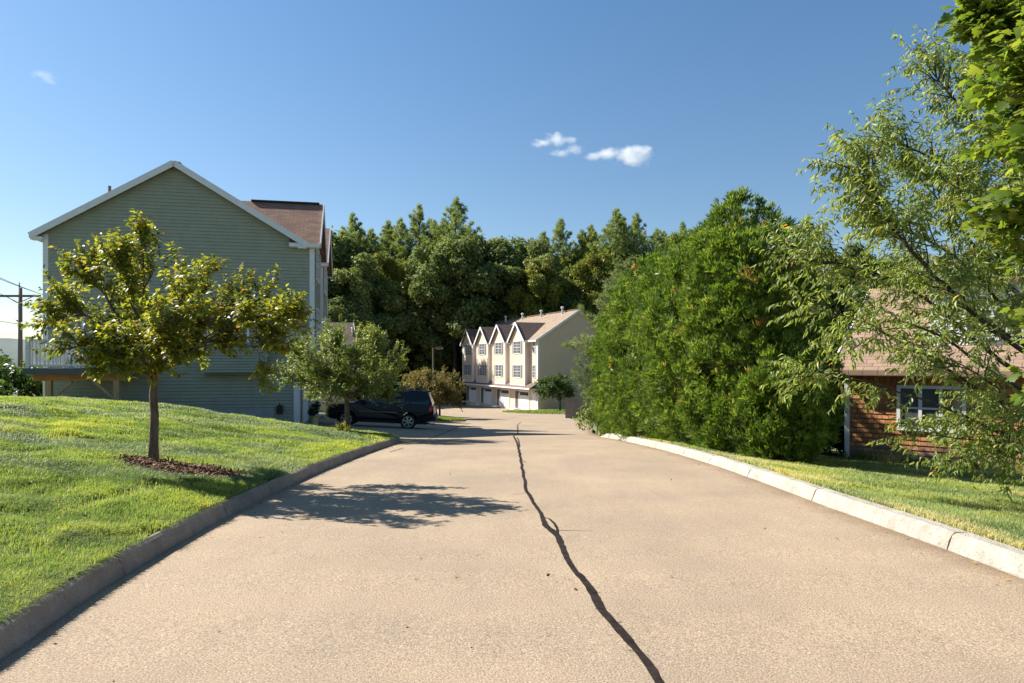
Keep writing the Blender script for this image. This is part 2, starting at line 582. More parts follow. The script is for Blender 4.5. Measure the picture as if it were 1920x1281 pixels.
# leaf templates: x along the leaf, y across, z out of its face
LEAF = (np.array([[0, 0, 0], [.42, .5, .10], [.48, 0, 0], [.42, -.5, .10], [1, 0, -.16]]), np.array([[0, 2, 1], [0, 3, 2], [2, 4, 1], [2, 3, 4]]))
NARROW = (np.array([[0, 0, 0], [.38, .5, .10], [.42, 0, 0], [.38, -.5, .10], [.76, .28, -.06], [.78, 0, -.12], [.76, -.28, -.06], [1, 0, -.28]]),
          np.array([[0, 2, 1], [0, 3, 2], [1, 2, 5], [1, 5, 4], [2, 3, 6], [2, 6, 5], [4, 5, 7], [5, 6, 7]]))
_ml = [(0, 0), (.10, .30), (.02, .52), (.24, .40), (.34, .62), (.50, .56), (.52, .30), (.74, .34), (.80, .16), (1, 0)]
_mv = [(a, b, -0.10 * abs(b) - 0.10 * a * a) for a, b in _ml] + [(a, -b, -0.10 * abs(b) - 0.10 * a * a) for a, b in _ml[1:-1][::-1]]
_mc = len(_mv)
MAPLE = (np.array(_mv + [(0.36, 0, 0.03)]), np.array([[_mc, i, (i + 1) % _mc] for i in range(_mc)][::-1]))
QUAD = (np.array([[0, -.5, 0], [1, -.5, 0], [1, .5, 0], [0, .5, 0]]), np.array([[0, 1, 2, 3]]))
RHOMB = (np.array([[0, 0, 0], [.5, -.5, .08], [1, 0, -.05], [.5, .5, .08]]), np.array([[0, 1, 2, 3]]))


def _spray(nb, spread, w, ln, seed):
    r = np.random.default_rng(seed)
    vs, fs = [], []
    for i in range(nb):
        a = (i / (nb - 1) - .5) * spread + r.normal() * .1
        L = ln * (1 - .35 * abs(i / (nb - 1) - .5) * 2) * r.uniform(.8, 1.1)
        b0 = np.array([.12 * i / nb, 0, 0])
        d = np.array([math.cos(a), math.sin(a), r.normal() * .14])
        n = np.array([-math.sin(a), math.cos(a), 0])
        o = len(vs)
        vs += [b0, b0 + d * L * .5 - n * w, b0 + d * L, b0 + d * L * .5 + n * w]
        fs.append([o, o + 1, o + 2, o + 3])
    return np.array(vs), np.array(fs)


SPRAY = _spray(6, 1.05, .055, 1.0, 3)


def _tuft(nb, w, seed, ang=0.85):
    r = np.random.default_rng(seed)
    vs, fs = [], []
    for i in range(nb):
        d = norm(np.array([1.0, *(r.normal(size=2) * ang)]))
        n = norm(np.cross(d, r.normal(size=3)))
        o = len(vs)
        L = r.uniform(.75, 1.0)
        vs += [-n * w * .4, d * L * .55 + n * w * .5, d * L]
        vs += [d * L * .55 - n * w * .5 - n * 0]
        fs.append([o, o + 3, o + 2, o + 1])
    return np.array(vs), np.array(fs)


NEEDLES = _tuft(13, .085, 5)
NEEDLES_FAR = _tuft(6, .30, 6, 0.7)


def leaves(tpl, pos, xd, zd, length, width):
    """Arrays of vertices and faces: one template at each pos, along xd, facing zd."""
    T, Fc = tpl
    n = len(pos)
    x = norm(xd)
    y = norm(np.cross(zd, x))
    z = np.cross(x, y)
    L = np.broadcast_to(np.asarray(length, float), (n,))[:, None, None]
    W = np.broadcast_to(np.asarray(width, float), (n,))[:, None, None]
    V = pos[:, None, :] + L * T[None, :, 0:1] * x[:, None, :] + W * T[None, :, 1:2] * y[:, None, :] + L * T[None, :, 2:3] * z[:, None, :]
    k = len(T)
    F = (Fc[None, :, :] + (np.arange(n) * k)[:, None, None]).reshape(-1, Fc.shape[1])
    return V.reshape(-1, 3), F, len(Fc)


def rnd_unit(n, r=rng):
    return norm(r.normal(size=(n, 3)))


_ng = {}


def vnoise(x, y, scale, seed=0):
    """Smooth value noise in 0..1."""
    if seed not in _ng:
        _ng[seed] = np.random.default_rng(1000 + seed).random((64, 64))
    g = _ng[seed]
    u, v = np.asarray(x) / scale, np.asarray(y) / scale
    i, j = np.floor(u).astype(int), np.floor(v).astype(int)
    fu, fv = u - i, v - j
    fu, fv = fu * fu * (3 - 2 * fu), fv * fv * (3 - 2 * fv)
    i0, i1, j0, j1 = i % 64, (i + 1) % 64, j % 64, (j + 1) % 64
    return (g[i0, j0] * (1 - fu) + g[i1, j0] * fu) * (1 - fv) + (g[i0, j1] * (1 - fu) + g[i1, j1] * fu) * fv


# ------------------------------------------------------------------ terrain
_py = np.array([-40, 0, 6.4, 10.2, 14.5, 19, 24, 30, 34, 40, 50, 60, 77, 95, 130, 900.])
_pz = np.array([1.2, .05, .0, -.15, -.37, -.66, -1.0, -1.47, -1.77, -2.1, -2.6, -3.1, -3.8, -4.4, -5.0, -5.0])
_gy = np.arange(-40, 900, 0.25)
_gz = np.interp(_gy, _py, _pz)
_k = np.exp(-0.5 * (np.arange(-16, 17) * .25 / 1.6) ** 2)
_gz = np.convolve(np.pad(_gz, 16, mode='edge'), _k / _k.sum(), mode='valid')


def zr(Y):
    return np.interp(Y, _gy, _gz)


def sstep(x):
    x = np.clip(x, 0, 1)
    return x * x * (3 - 2 * x)


def zp(X, Y):
    """Height of the pavement."""
    X, Y = np.asarray(X, float), np.asarray(Y, float)
    return zr(Y) + .05 * np.clip(-3.4 - X, 0, 8) * sstep((Y - 20) / 4) * sstep((60 - Y) / 20)


def XLK(Y):     # foot of the left kerb, then the edge of the lawn along the drive
    return np.interp(Y, [-10, 0, 2.5, 3.6, 4.8, 6.7, 11.1, 19, 20.5, 21.4, 24.5, 27.2, 28.6, 30, 34],
                     [-2.3, -2.42, -2.58, -2.70, -2.87, -3.0, -3.16, -3.22, -3.30, -3.62, -4.95, -6.5, -8.0, -9.3, -9.9])


def XRK(Y):     # foot of the right kerb, then the edge of the grass
    return np.interp(Y, [-10, 3, 5, 8, 12, 16, 20, 22, 23.8, 30, 36, 42, 52, 58],
                     [3.9, 3.85, 3.76, 3.62, 3.66, 3.6, 3.42, 3.28, 3.08, 3.45, 4.2, 4.55, 4.5, 4.5])


def HL(X, Y):
    """Height of the left lawn."""
    X, Y = np.asarray(X, float), np.asarray(Y, float)
    t = np.clip(XLK(Y) - .14 - X, 0, 99)
    r = np.interp(t, [0, 1, 2, 4, 6, 8, 10, 14, 22, 40], [0, .11, .24, .52, .80, 1.0, 1.1, 1.12, .9, .2])
    u = np.minimum(np.hypot(X + 3.6, Y - 21.4), 30)
    wd = .72 + .28 * sstep(np.abs(t) / 7 + (21 - Y) / 8)
    bump = (vnoise(X, Y, 1.7, 3) - .5) * .07 * sstep(t / 1.0) + (vnoise(X, Y, .42, 4) - .5) * .042 * sstep(t / .5)
    far = sstep((Y - 30) / 12)
    return (zr(Y) + .135 + r * wd + bump) * (1 - far) + far * (zr(Y) + .1 + r * .5)


def HR(X, Y):
    """Height of the right lawn."""
    X, Y = np.asarray(X, float), np.asarray(Y, float)
    t = np.clip(X - XRK(Y) - .16, 0, 99)
    drop = .92 * (1 - np.exp(-t / 6.0))
    kz = .13 * sstep((25 - Y) / 3) + .02
    return zr(Y) + kz - drop * sstep((60 - Y) / 20) + (vnoise(X, Y, 1.5, 5) - .5) * .05 * sstep(t)


def grid_mesh(name, us, vs, fn, mat, extra=None, skirt=None):
    """fn(u, v) -> X, Y, Z arrays over a rectangular parameter grid."""
    U, Vv = np.meshgrid(us, vs)
    X, Y, Z = fn(U, Vv)
    P_ = np.stack([X, Y, Z], -1).reshape(-1, 3)
    nu, nv = len(us), len(vs)
    i = (np.arange(nv - 1)[:, None] * nu + np.arange(nu - 1)[None, :]).ravel()
    F = np.stack([i, i + 1, i + nu + 1, i + nu], -1)
    ex = {k: f(U, Vv).ravel() for k, f in (extra or {}).items()}
    o = npmesh(name, P_, [F], mat, None, None, True, ex)
    return o


# ground: one sheet out to the horizon, under everything else
def gfn(U, Vv):
    X = np.sign(U) * (np.abs(U) ** 2.2) * 900
    Y = Vv
    near = sstep((70 - Y) / 10) * sstep((60 - np.abs(X)) / 10)
    return X, Y, zr(Y) - .06 - 1.9 * near


o = grid_mesh('ground', np.linspace(-1, 1, 81), np.concatenate([np.linspace(-60, 130, 77), np.linspace(150, 1500, 14)]), gfn, M['floor'])
tag(o, 'dark leaf covered ground under the woods', None, None, 'structure')


# road and forecourt
def xl_pave(Y):
    a = XLK(np.minimum(Y, 30)) - .06
    return np.where(Y < 29.5, a, np.interp(Y, [29.5, 31, 40, 52, 60, 100], [-9.2, -11, -13.5, -18, -22, -26]))


def xr_pave(Y):
    return np.where(Y < 58, XRK(Y) + .06, np.interp(Y, [58, 61, 66, 73, 76, 100], [4.6, 11, 11, 6.5, 4.0, -5.0]))


_ys = np.concatenate([np.arange(-6, 62, .4), np.arange(62, 108, 1.0)])
_us = np.concatenate([[0, .012, .03, .05, .08, .12], np.linspace(.17, .83, 20), [.88, .92, .95, .97, .988, 1]])


def rfn(U, Vv):
    a, b = xl_pave(Vv), xr_pave(Vv)
    X = a + (b - a) * U
    return X, Vv, zp(X, Vv)


def efn(U, Vv):
    a, b = xl_pave(Vv), xr_pave(Vv)
    X = a + (b - a) * U
    e = np.exp(-(b - X) / .38) + .8 * np.exp(-(X - a) / .22) * (Vv < 21)
    return np.clip(e, 0, 1) * (Vv < 40)


o = grid_mesh('road', _us, _ys, rfn, M['asphalt'], {'edge': efn})
tag(o, 'tan worn asphalt lane running downhill to the townhouses', None, None, 'structure')

# lawns
_tl = np.concatenate([np.linspace(0, 2, 21), np.linspace(2.15, 9, 46), np.linspace(9.5, 40, 30)])


def lfn(U, Vv):
    X = XLK(Vv) - .085 - U
    Z = HL(X, Vv)
    Z = np.where(U == 0, Z - .35, Z)
    X = np.where(U == 0, X - .001, X)
    return X, Vv, Z


o = grid_mesh('lawn', _tl, np.concatenate([np.arange(-6, 31, .2), np.arange(31.5, 60, 1.5)]), lfn, M['soil'])
tag(o, 'sloping green lawn on the left of the road', None, None, 'structure')


def rlfn(U, Vv):
    X = XRK(Vv) + .12 + U
    Z = HR(X, Vv)
    Z = np.where(U == 0, Z - .35, Z)
    return X, Vv, Z


o = grid_mesh('lawn', np.concatenate([np.linspace(0, 3, 21), np.linspace(3.2, 12, 45), np.linspace(12.6, 50, 26)]),
              np.concatenate([np.arange(-6, 30, .25), np.arange(30.5, 58.1, .75)]), rlfn, M['soil'])
tag(o, 'dry grassy strip on the right of the pale kerb', None, None, 'structure')


def island(name, pts, h, label):
    """Low grass bed with a rounded rim."""
    c = np.mean(pts, axis=0)
    n = 72
    pp = np.array(pts + [pts[0]])
    seg = np.concatenate([[0], np.cumsum(np.linalg.norm(np.diff(pp, axis=0), axis=1))])
    s = np.linspace(0, seg[-1], n, endpoint=False)
    ring = np.stack([np.interp(s, seg, pp[:, 0]), np.interp(s, seg, pp[:, 1])], -1)
    for _ in range(3):
        ring = (np.roll(ring, 1, 0) + ring * 2 + np.roll(ring, -1, 0)) / 4
    V, F = [], []
    for k, (f, dz) in enumerate(((1.0, -.25), (.985, .05), (.93, .10), (.6, h), (.25, h + .03), (.02, h + .04))):
        q = c + (ring - c) * f
        V.append(np.column_stack([q, zp(q[:, 0], q[:, 1]) + dz]))
    for k in range(5):
        i = np.arange(n)
        F.append(np.stack([k * n + i, k * n + (i + 1) % n, (k + 1) * n + (i + 1) % n, (k + 1) * n + i], -1))
    o = npmesh(name, np.concatenate(V), [np.concatenate(F)], M['soil'], None, None, True)
    return tag(o, label, None, None, 'structure'), ring, c


_, isl1, isl1c = island('lawn', [(-3.0, 47.5), (-3.6, 45.8), (-6.5, 45.0), (-11, 45.5), (-13, 50), (-11, 56), (-7, 56), (-4.5, 52)], .16,
                        'small grass island with two trees beyond the black car')
_, isl2, isl2c = island('lawn', [(-1.5, 71.0), (1.2, 66.2), (6, 63.2), (14, 62.5), (16, 74), (9, 77), (4.6, 75.4), (2.0, 74.2)], .14,
                        'grass bed beside the cream townhouses')

# far low hill at the left horizon
hx = np.linspace(-1500, -150, 60)
hz = 14 + 12 * vnoise(hx, hx * 0, 160, 9) + 5 * vnoise(hx, hx * 0, 37, 8)
hz = hz * sstep((-150 - hx) / 200)
V = np.concatenate([np.column_stack([hx, np.full(60, 640.), np.full(60, -8.)]), np.column_stack([hx, np.full(60, 700.), hz + 4]), np.column_stack([hx, np.full(60, 900.), np.full(60, -8.)])])
i = np.arange(59)
F = np.concatenate([np.stack([i, i + 1, i + 61, i + 60], -1), np.stack([i + 60, i + 61, i + 121, i + 120], -1)])
o = npmesh('hill', V, [F], M['hill'], None, None, True)
tag(o, 'low wooded hill far off on the horizon', None, None, 'structure')


# ------------------------------------------------------------------ kerbs: granite stones with open joints
def kerb(name, ys, xfn, side, mat, label, ht, wid):
    mb = MB()
    y = ys[0]
    r = random.Random(4)
    while y < ys[1]:
        ln = r.uniform(1.7, 2.5) if side > 0 else r.uniform(1.5, 2.2)
        y2 = min(y + ln, ys[1])
        n = max(2, int((y2 - y) / .35))
        secs = []
        for k in range(n + 1):
            yy = y + .008 + (y2 - y - .016) * k / n
            x = float(xfn(yy))
            dx = (float(xfn(yy + .1)) - float(xfn(yy - .1))) / .2
            nx, ny = 1 / math.hypot(1, dx), -dx / math.hypot(1, dx)
            nx, ny = nx * side, ny * side
            z = float(zr(yy))
            jit = lambda a: r.uniform(-a, a)
            e = min(1.0, (ys[1] - yy) / .8 + .25) if yy > ys[1] - .8 else 1.0
            h = ht * e
            prof = [(0.0, -.12), (0.01 + jit(.004), .01), (.035 + jit(.006), h * .55 + jit(.006)), (.058 + jit(.005), h - .02), (.085, h + jit(.004)), (wid, h + jit(.004)), (wid, -.12)]
            secs.append([(x + nx * a, yy + ny * a, z + b) for a, b in prof])
        m = 7
        vs = [p for s_ in secs for p in s_]
        fs = []
        for k in range(n):
            for j in range(m - 1):
                q = (k * m + j, k * m + j + 1, (k + 1) * m + j + 1, (k + 1) * m + j)
                fs.append(q if side > 0 else q[::-1])
        fs.append(tuple(range(m)) if side > 0 else tuple(range(m))[::-1])
        e0 = tuple(range(n * m, n * m + m))
        fs.append(e0[::-1] if side > 0 else e0)
        mb.add(vs, fs)
        y = y2
    o = mb.build(name, mat)
    tag(o, label, 'kerb', None, 'structure')
    return o


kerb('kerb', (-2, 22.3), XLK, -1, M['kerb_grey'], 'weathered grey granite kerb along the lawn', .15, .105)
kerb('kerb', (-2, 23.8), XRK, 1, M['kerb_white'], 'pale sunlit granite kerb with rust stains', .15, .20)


# ------------------------------------------------------------------ crack sealing on the road
def on_road(px, py):
    """The pavement point under a pixel, by marching out along the view ray."""
    lo = 1.5
    for d in np.arange(1.5, 90, .02):
        X = (px - 960) / FOC * d
        if CAM_Z + (680 - py) / FOC * d <= float(zp(X, d)):
            return X, d
    return X, 90.0


def ribbon(mb, pts, jitter=.30, step=.03, seed=1):
    """pts: (px, py, width in px)."""
    r = random.Random(seed)
    P_ = []
    for px, py, wpx in pts:
        X, d = on_road(px, py)
        P_.append((X, d, wpx / FOC * d))
    L, Rr = [], []
    for a, b in zip(P_[:-1], P_[1:]):
        n = max(2, int(math.hypot(b[0] - a[0], b[1] - a[1]) / step))
        for k in range(n):
            t = k / n
            x, y, w_ = (a[i] + (b[i] - a[i]) * t for i in range(3))
            dx, dy = b[0] - a[0], b[1] - a[1]
            m = math.hypot(dx, dy)
            nx, ny = dy / m, -dx / m
            c = w_ * .25 * math.sin(y * 5.1 + x * 3) * jitter * 2
            wl = w_ * (.5 + r.uniform(-jitter, jitter) * .5)
            wr = w_ * (.5 + r.uniform(-jitter, jitter) * .5)
            L.append((x - nx * (wl - c), y - ny * (wl - c)))
            Rr.append((x + nx * (wr + c), y + ny * (wr + c)))
    def soft(A):
        A = np.array(A)
        if len(A) > 4:
            A[1:-1] = A[:-2] * .27 + A[1:-1] * .46 + A[2:] * .27
        return A
    L, Rr = soft(soft(L)), soft(Rr)
    vs = [(x, y, float(zp(x, y)) + .004) for q in zip(L, Rr) for x, y in q]
    fs = [(2 * i, 2 * i + 1, 2 * i + 3, 2 * i + 2) for i in range(len(L) - 1)]
    mb.add(vs, fs)


def zz(pts):
    return [(860 + x / 2.557, 780 + y / 2.557, wd / 2.557) for x, y, wd in pts]


mb = MB()
_rs = random.Random(8)
for q in range(16):                      # short offshoots
    x0_, y0_ = _rs.choice([(800, 1060), (740, 990), (690, 930), (640, 850), (590, 785), (555, 745), (525, 690), (495, 630), (380, 450), (325, 365), (318, 320), (308, 270), (850, 1130), (300, 225), (290, 170)])
    sg_ = _rs.choice((-1, 1))
    ln_ = _rs.uniform(12, 34) * (y0_ / 700 + .25)
    ribbon(mb, zz([(x0_, y0_ + 4, 7), (x0_ + sg_ * ln_ * .6, y0_ + _rs.uniform(-4, 6), 5), (x0_ + sg_ * ln_, y0_ + _rs.uniform(-6, 8), 2)]), .4, .03, 30 + q)
ribbon(mb, zz([(985, 1330, 46), (955, 1275, 46), (900, 1190, 48), (850, 1130, 44), (800, 1060, 48), (740, 990, 44), (690, 930, 46), (640, 850, 40), (590, 785, 38), (555, 745, 32), (525, 690, 31),
               (495, 630, 29), (465, 570, 34), (420, 525, 30), (405, 495, 22), (380, 450, 18), (345, 390, 18), (325, 365, 18), (318, 320, 14), (308, 270, 14), (300, 225, 12), (290, 170, 12), (280, 130, 9), (262, 96, 7)]))
ribbon(mb, zz([(402, 488, 6), (430, 492, 10), (455, 515, 14), (470, 540, 14), (476, 572, 8)]), .3, .04, 2)
ribbon(mb, zz([(476, 550, 7), (540, 550, 5), (610, 552, 5), (672, 557, 2)]), .3, .05, 3)
ribbon(mb, zz([(262, 97, 5), (283, 90, 4), (284, 60, 5), (281, 46, 4), (300, 27, 3)]), .4, .08, 4)
ribbon(mb, zz([(280, 104, 5), (288, 120, 6), (292, 150, 7), (289, 152, 3)]), .4, .06, 5)
ribbon(mb, zz([(292, 178, 5), (304, 184, 5), (314, 182, 3)]), .4, .05, 6)
ribbon(mb, zz([(300, 212, 5), (316, 222, 6), (332, 225, 3)]), .4, .05, 7)
ribbon(mb, zz([(304, 260, 3), (350, 261, 2), (392, 261, 1)]), .4, .05, 8)
ribbon(mb, zz([(318, 372, 4), (280, 376, 4), (240, 382, 3)]), .4, .05, 9)
ribbon(mb, [(792, 827, 1.2), (815, 820, 2.2), (830, 813, 3), (845, 807, 3), (862, 799, 2.5), (880, 795, 1.5)], .4, .1, 10)
ribbon(mb, [(730, 848, 1.5), (745, 844, 2), (757, 840, 1.5)], .4, .06, 11)
o = mb.build('road_crack_seal', M['seal'], uv=False)
tag(o, 'dark tar sealant line along the middle of the road', None, None, 'structure')

# ------------------------------------------------------------------ trees
def curve_pts(p0, d0, length, n, bend, r, wob=.06):
    """A wandering polyline; bend is added to its direction at every step."""
    pts = [np.array(p0, float)]
    d = np.array(d0, float) / np.linalg.norm(d0)
    for _ in range(n):
        d = d + np.array(bend) / n + r.normal(size=3) * wob
        d = d / np.linalg.norm(d)
        pts.append(pts[-1] + d * (length / n))
    return np.array(pts)


def interp_line(pts, t):
    k = len(pts) - 1
    t = np.clip(np.asarray(t) * k, 0, k - 1e-6)
    i = t.astype(int)
    f = (t - i)[:, None]
    return pts[i] * (1 - f) + pts[i + 1] * f, pts[i + 1] - pts[i]


def near_tree(name, base, trunk, trunk_r, limbs, p, lm, bm, label, cat='tree', group=None, seed=1):
    """trunk / limbs: polylines in world metres; p: parameters of twigs and leaves."""
    r = np.random.default_rng(seed)
    base = np.array(base, float)
    wood = MB()
    wood.tube([tuple(q - base) for q in trunk], trunk_r, 10)
    tw_pts = []
    LP, LX, LZ, LL, LT = [], [], [], [], []
    cen = np.array(p.get('centre', trunk[-1]), float)

    def twig(p0, d0, ln, bend, nleaf, rad):
        pts = curve_pts(p0, d0, ln, 4, bend, r, .07)
        wood.tube([tuple(q - base) for q in pts], [rad, rad * .8, rad * .65, rad * .5, rad * .3], 3, cap=False)
        t = np.linspace(.08, 1, nleaf) + r.normal(size=nleaf) * .02
        pos, tan = interp_line(pts, np.clip(t, 0, 1))
        tan = norm(tan)
        side = norm(np.cross(tan, np.array([0, 0, 1.0]) + r.normal(size=3) * .3))
        sg = np.where(np.arange(nleaf) % 2 == 0, 1, -1)[:, None]
        dd = tan * p['fwd'] + side * sg * p['lat'] + np.array([0, 0, -1.0]) * p['hang'] + r.normal(size=(nleaf, 3)) * p.get('jit', .3)
        zz_ = np.array([0, 0, 1.0]) * p.get('flat', 1.0) + side * sg * .3 + tan * .25 + r.normal(size=(nleaf, 3)) * p.get('zjit', .45)
        LP.append(pos)
        LX.append(dd)
        LZ.append(zz_)
        LL.append(p['leaf'] * r.uniform(.65, 1.15, nleaf))
        base_t = r.normal() * .10 + p.get('tint', .45)
        LT.append(base_t + r.normal(size=nleaf) * p.get('tvar', .17) + (r.random(nleaf) < p.get('odd', .03)) * .5)

    for lb in limbs:
        pts = np.array(lb[0], float)
        rr = lb[1]
        # smooth the limb
        t = np.linspace(0, 1, max(8, 3 * len(pts)))
        sm, _ = interp_line(pts, t)
        for _ in range(2):
            sm[1:-1] = (sm[:-2] + sm[1:-1] * 2 + sm[2:]) / 4
        sm[1:-1] += r.normal(size=(len(sm) - 2, 3)) * .012
        wood.tube([tuple(q - base) for q in sm], np.linspace(rr, rr * .18, len(sm)), 6, cap=False)
        length = np.linalg.norm(np.diff(sm, axis=0), axis=1).sum()
        ns = max(3, int(p['sec'] * length * (lb[2] if len(lb) > 2 else 1)))
        st = np.concatenate([r.uniform(p.get('from', .22), 1.0, ns - 1), [1.0]])
        sp, stn = interp_line(sm, st)
        for k in range(ns):
            d = norm(stn[k])
            a = r.normal(size=3)
            out = norm(sp[k] - cen)
            lat = norm(np.cross(d, a))
            d2 = d * .55 + lat * .75 + out * p.get('out', .35) + np.array([0, 0, p.get('up', .25)])
            if k == ns - 1:
                d2 = d
            ln = r.uniform(*p['seclen']) * (1.15 - .4 * st[k])
            sec = curve_pts(sp[k], d2, ln, 5, (0, 0, p.get('secbend', .15)), r, .08)
            wood.tube([tuple(q - base) for q in sec], np.linspace(rr * .28 + .003, .003, 6), 4, cap=False)
            nt_ = r.integers(*p['twigs'])
            tp, ttn = interp_line(sec, np.concatenate([r.uniform(.15, 1, nt_ - 1), [1.0]]))
            for q in range(nt_):
                dd = norm(norm(ttn[q]) * .7 + r.normal(size=3) * .55 + np.array([0, 0, p.get('tup', .2)]) + out * .2)
                L = r.uniform(*p['twiglen'])
                twig(tp[q], dd, L, p['twigbend'], max(4, int(L * p['dens'])), .0035)
    for p0, d0, L in p.get('shoots', []):
        twig(np.array(p0), d0, L, (0, 0, .1), int(L * p['dens'] * 1.3), .005)
    V, F, k = leaves(p['tpl'], np.concatenate(LP) - base, np.concatenate(LX), np.concatenate(LZ), np.concatenate(LL), np.concatenate(LL) * p['wid'])
    root = empty(name, tuple(base))
    tag(root, label, cat, group)
    wood.build('trunk', bm, root, smooth=True, uv=False)
    npmesh('crown', V, F, lm, root, np.repeat(np.concatenate(LT), k))
    return root


def V3(px, py, d):
    return np.array(at(px, py, d))


# --- the crab apple on the near lawn
D1 = 9.4
X1 = (288 - 960) / FOC * D1
B1 = np.array([X1, D1, float(HL(X1, D1))])
fork = V3(290, 712, D1)
p1 = dict(tpl=LEAF, leaf=.092, wid=.52, sec=8.0, seclen=(.22, .46), twigs=(6, 11), twiglen=(.14, .32), twigbend=(0, 0, .2), dens=46, fwd=.5, lat=.75, hang=.3, up=.24, out=.15,
          tup=.35, tint=.50, odd=.025, flat=.8, zjit=.5, secbend=.1, centre=V3(300, 600, D1))
lim = []
for (path, rr, w_) in [
    ([(290, 712, 0), (278, 640, .1), (272, 560, .1), (268, 500, .1), (266, 462, .1)], .036, .9),
    ([(290, 700, 0), (240, 640, -.2), (180, 600, -.4), (135, 580, -.5), (118, 595, -.5)], .030, 1.15),
    ([(288, 690, 0), (230, 610, .3), (192, 545, .5), (168, 515, .6)], .028, 1.0),
    ([(286, 705, 0), (235, 670, -.5), (180, 655, -.8), (145, 650, -.9)], .024, 1.1),
    ([(290, 700, 0), (340, 640, .1), (400, 590, .2), (450, 575, .2), (500, 582, .15)], .032, 1.15),
    ([(292, 690, 0), (350, 620, -.4), (420, 590, -.6), (480, 588, -.7), (528, 600, -.6)], .030, 1.2),
    ([(288, 670, 0), (330, 590, .5), (365, 545, .6), (380, 520, .6)], .026, .9),
    ([(285, 660, 0), (245, 560, -.4), (228, 512, -.5), (220, 488, -.5)], .026, 1.1),
    ([(290, 690, 0), (300, 640, -.7), (320, 590, -1.1), (340, 560, -1.2)], .03, 1.1),
    ([(290, 690, 0), (285, 640, .7), (250, 600, 1.1), (235, 570, 1.2)], .03, 1.1),
    ([(292, 700, 0), (350, 655, .7), (410, 615, 1.0), (470, 595, 1.1)], .032, 1.1),
    ([(286, 710, 0), (255, 690, -.3), (222, 680, -.5), (200, 685, -.6)], .02, 1.3),
    ([(290, 700, 0), (300, 670, -.4), (318, 652, -.7), (335, 645, -.8)], .018, 1.6),
    ([(288, 700, 0), (270, 680, -.4), (252, 665, -.8), (240, 665, -.9)], .018, 1.6),
    ([(292, 705, 0), (330, 680, -.4), (385, 640, -.6), (430, 615, -.6)], .028, 1.0),
    ([(420, 592, -.55), (452, 622, -.6), (478, 655, -.6), (496, 678, -.6)], .012, .9),
]:
    lim.append(([V3(x, y, D1 + dy) for x, y, dy in path], rr, w_))
sh = []
for px, py, dy, L in [(266, 398, .1, .38), (255, 432, .1, .3), (300, 440, .1, .32), (318, 455, .2, .3), (283, 420, 0, .3), (222, 428, -.5, .36), (205, 448, -.3, .3), (150, 470, .5, .3), (118, 482, .3, .28), (186, 465, .3, .28),
                      (383, 478, .5, .3), (350, 478, .3, .28), (395, 482, .5, .26), (448, 497, .2, .32), (462, 510, .2, .24), (512, 500, .1, .34), (420, 516, .2, .26), (500, 530, .1, .26), (560, 560, -.3, .3),
                      (335, 465, .2, .3), (240, 470, -.1, .3), (275, 455, .3, .3), (480, 505, .1, .3), (530, 545, -.2, .3)]:
    top = V3(px, py, D1 + dy)
    sh.append((top - np.array([rng.normal() * .04, 0, L]), (rng.normal() * .10, rng.normal() * .1, 1), L))
    sh.append((top - np.array([rng.normal() * .06, .05, L * 1.6]), (rng.normal() * .2, rng.normal() * .2, 1), L))
p1['shoots'] = sh
near_tree('crab_apple_tree', B1 - np.array([0, 0, .06]), [B1 - np.array([0, 0, .08]), V3(288, 830, D1), V3(290, 780, D1), V3(287, 740, D1), fork, V3(284, 672, D1)], [.080, .062, .056, .053, .046, .036], lim, p1, M['crab'], M['bark'],
          'small ornamental tree with yellow green leaves in a mulch bed on the near lawn', group='young trees lining the road', seed=11)


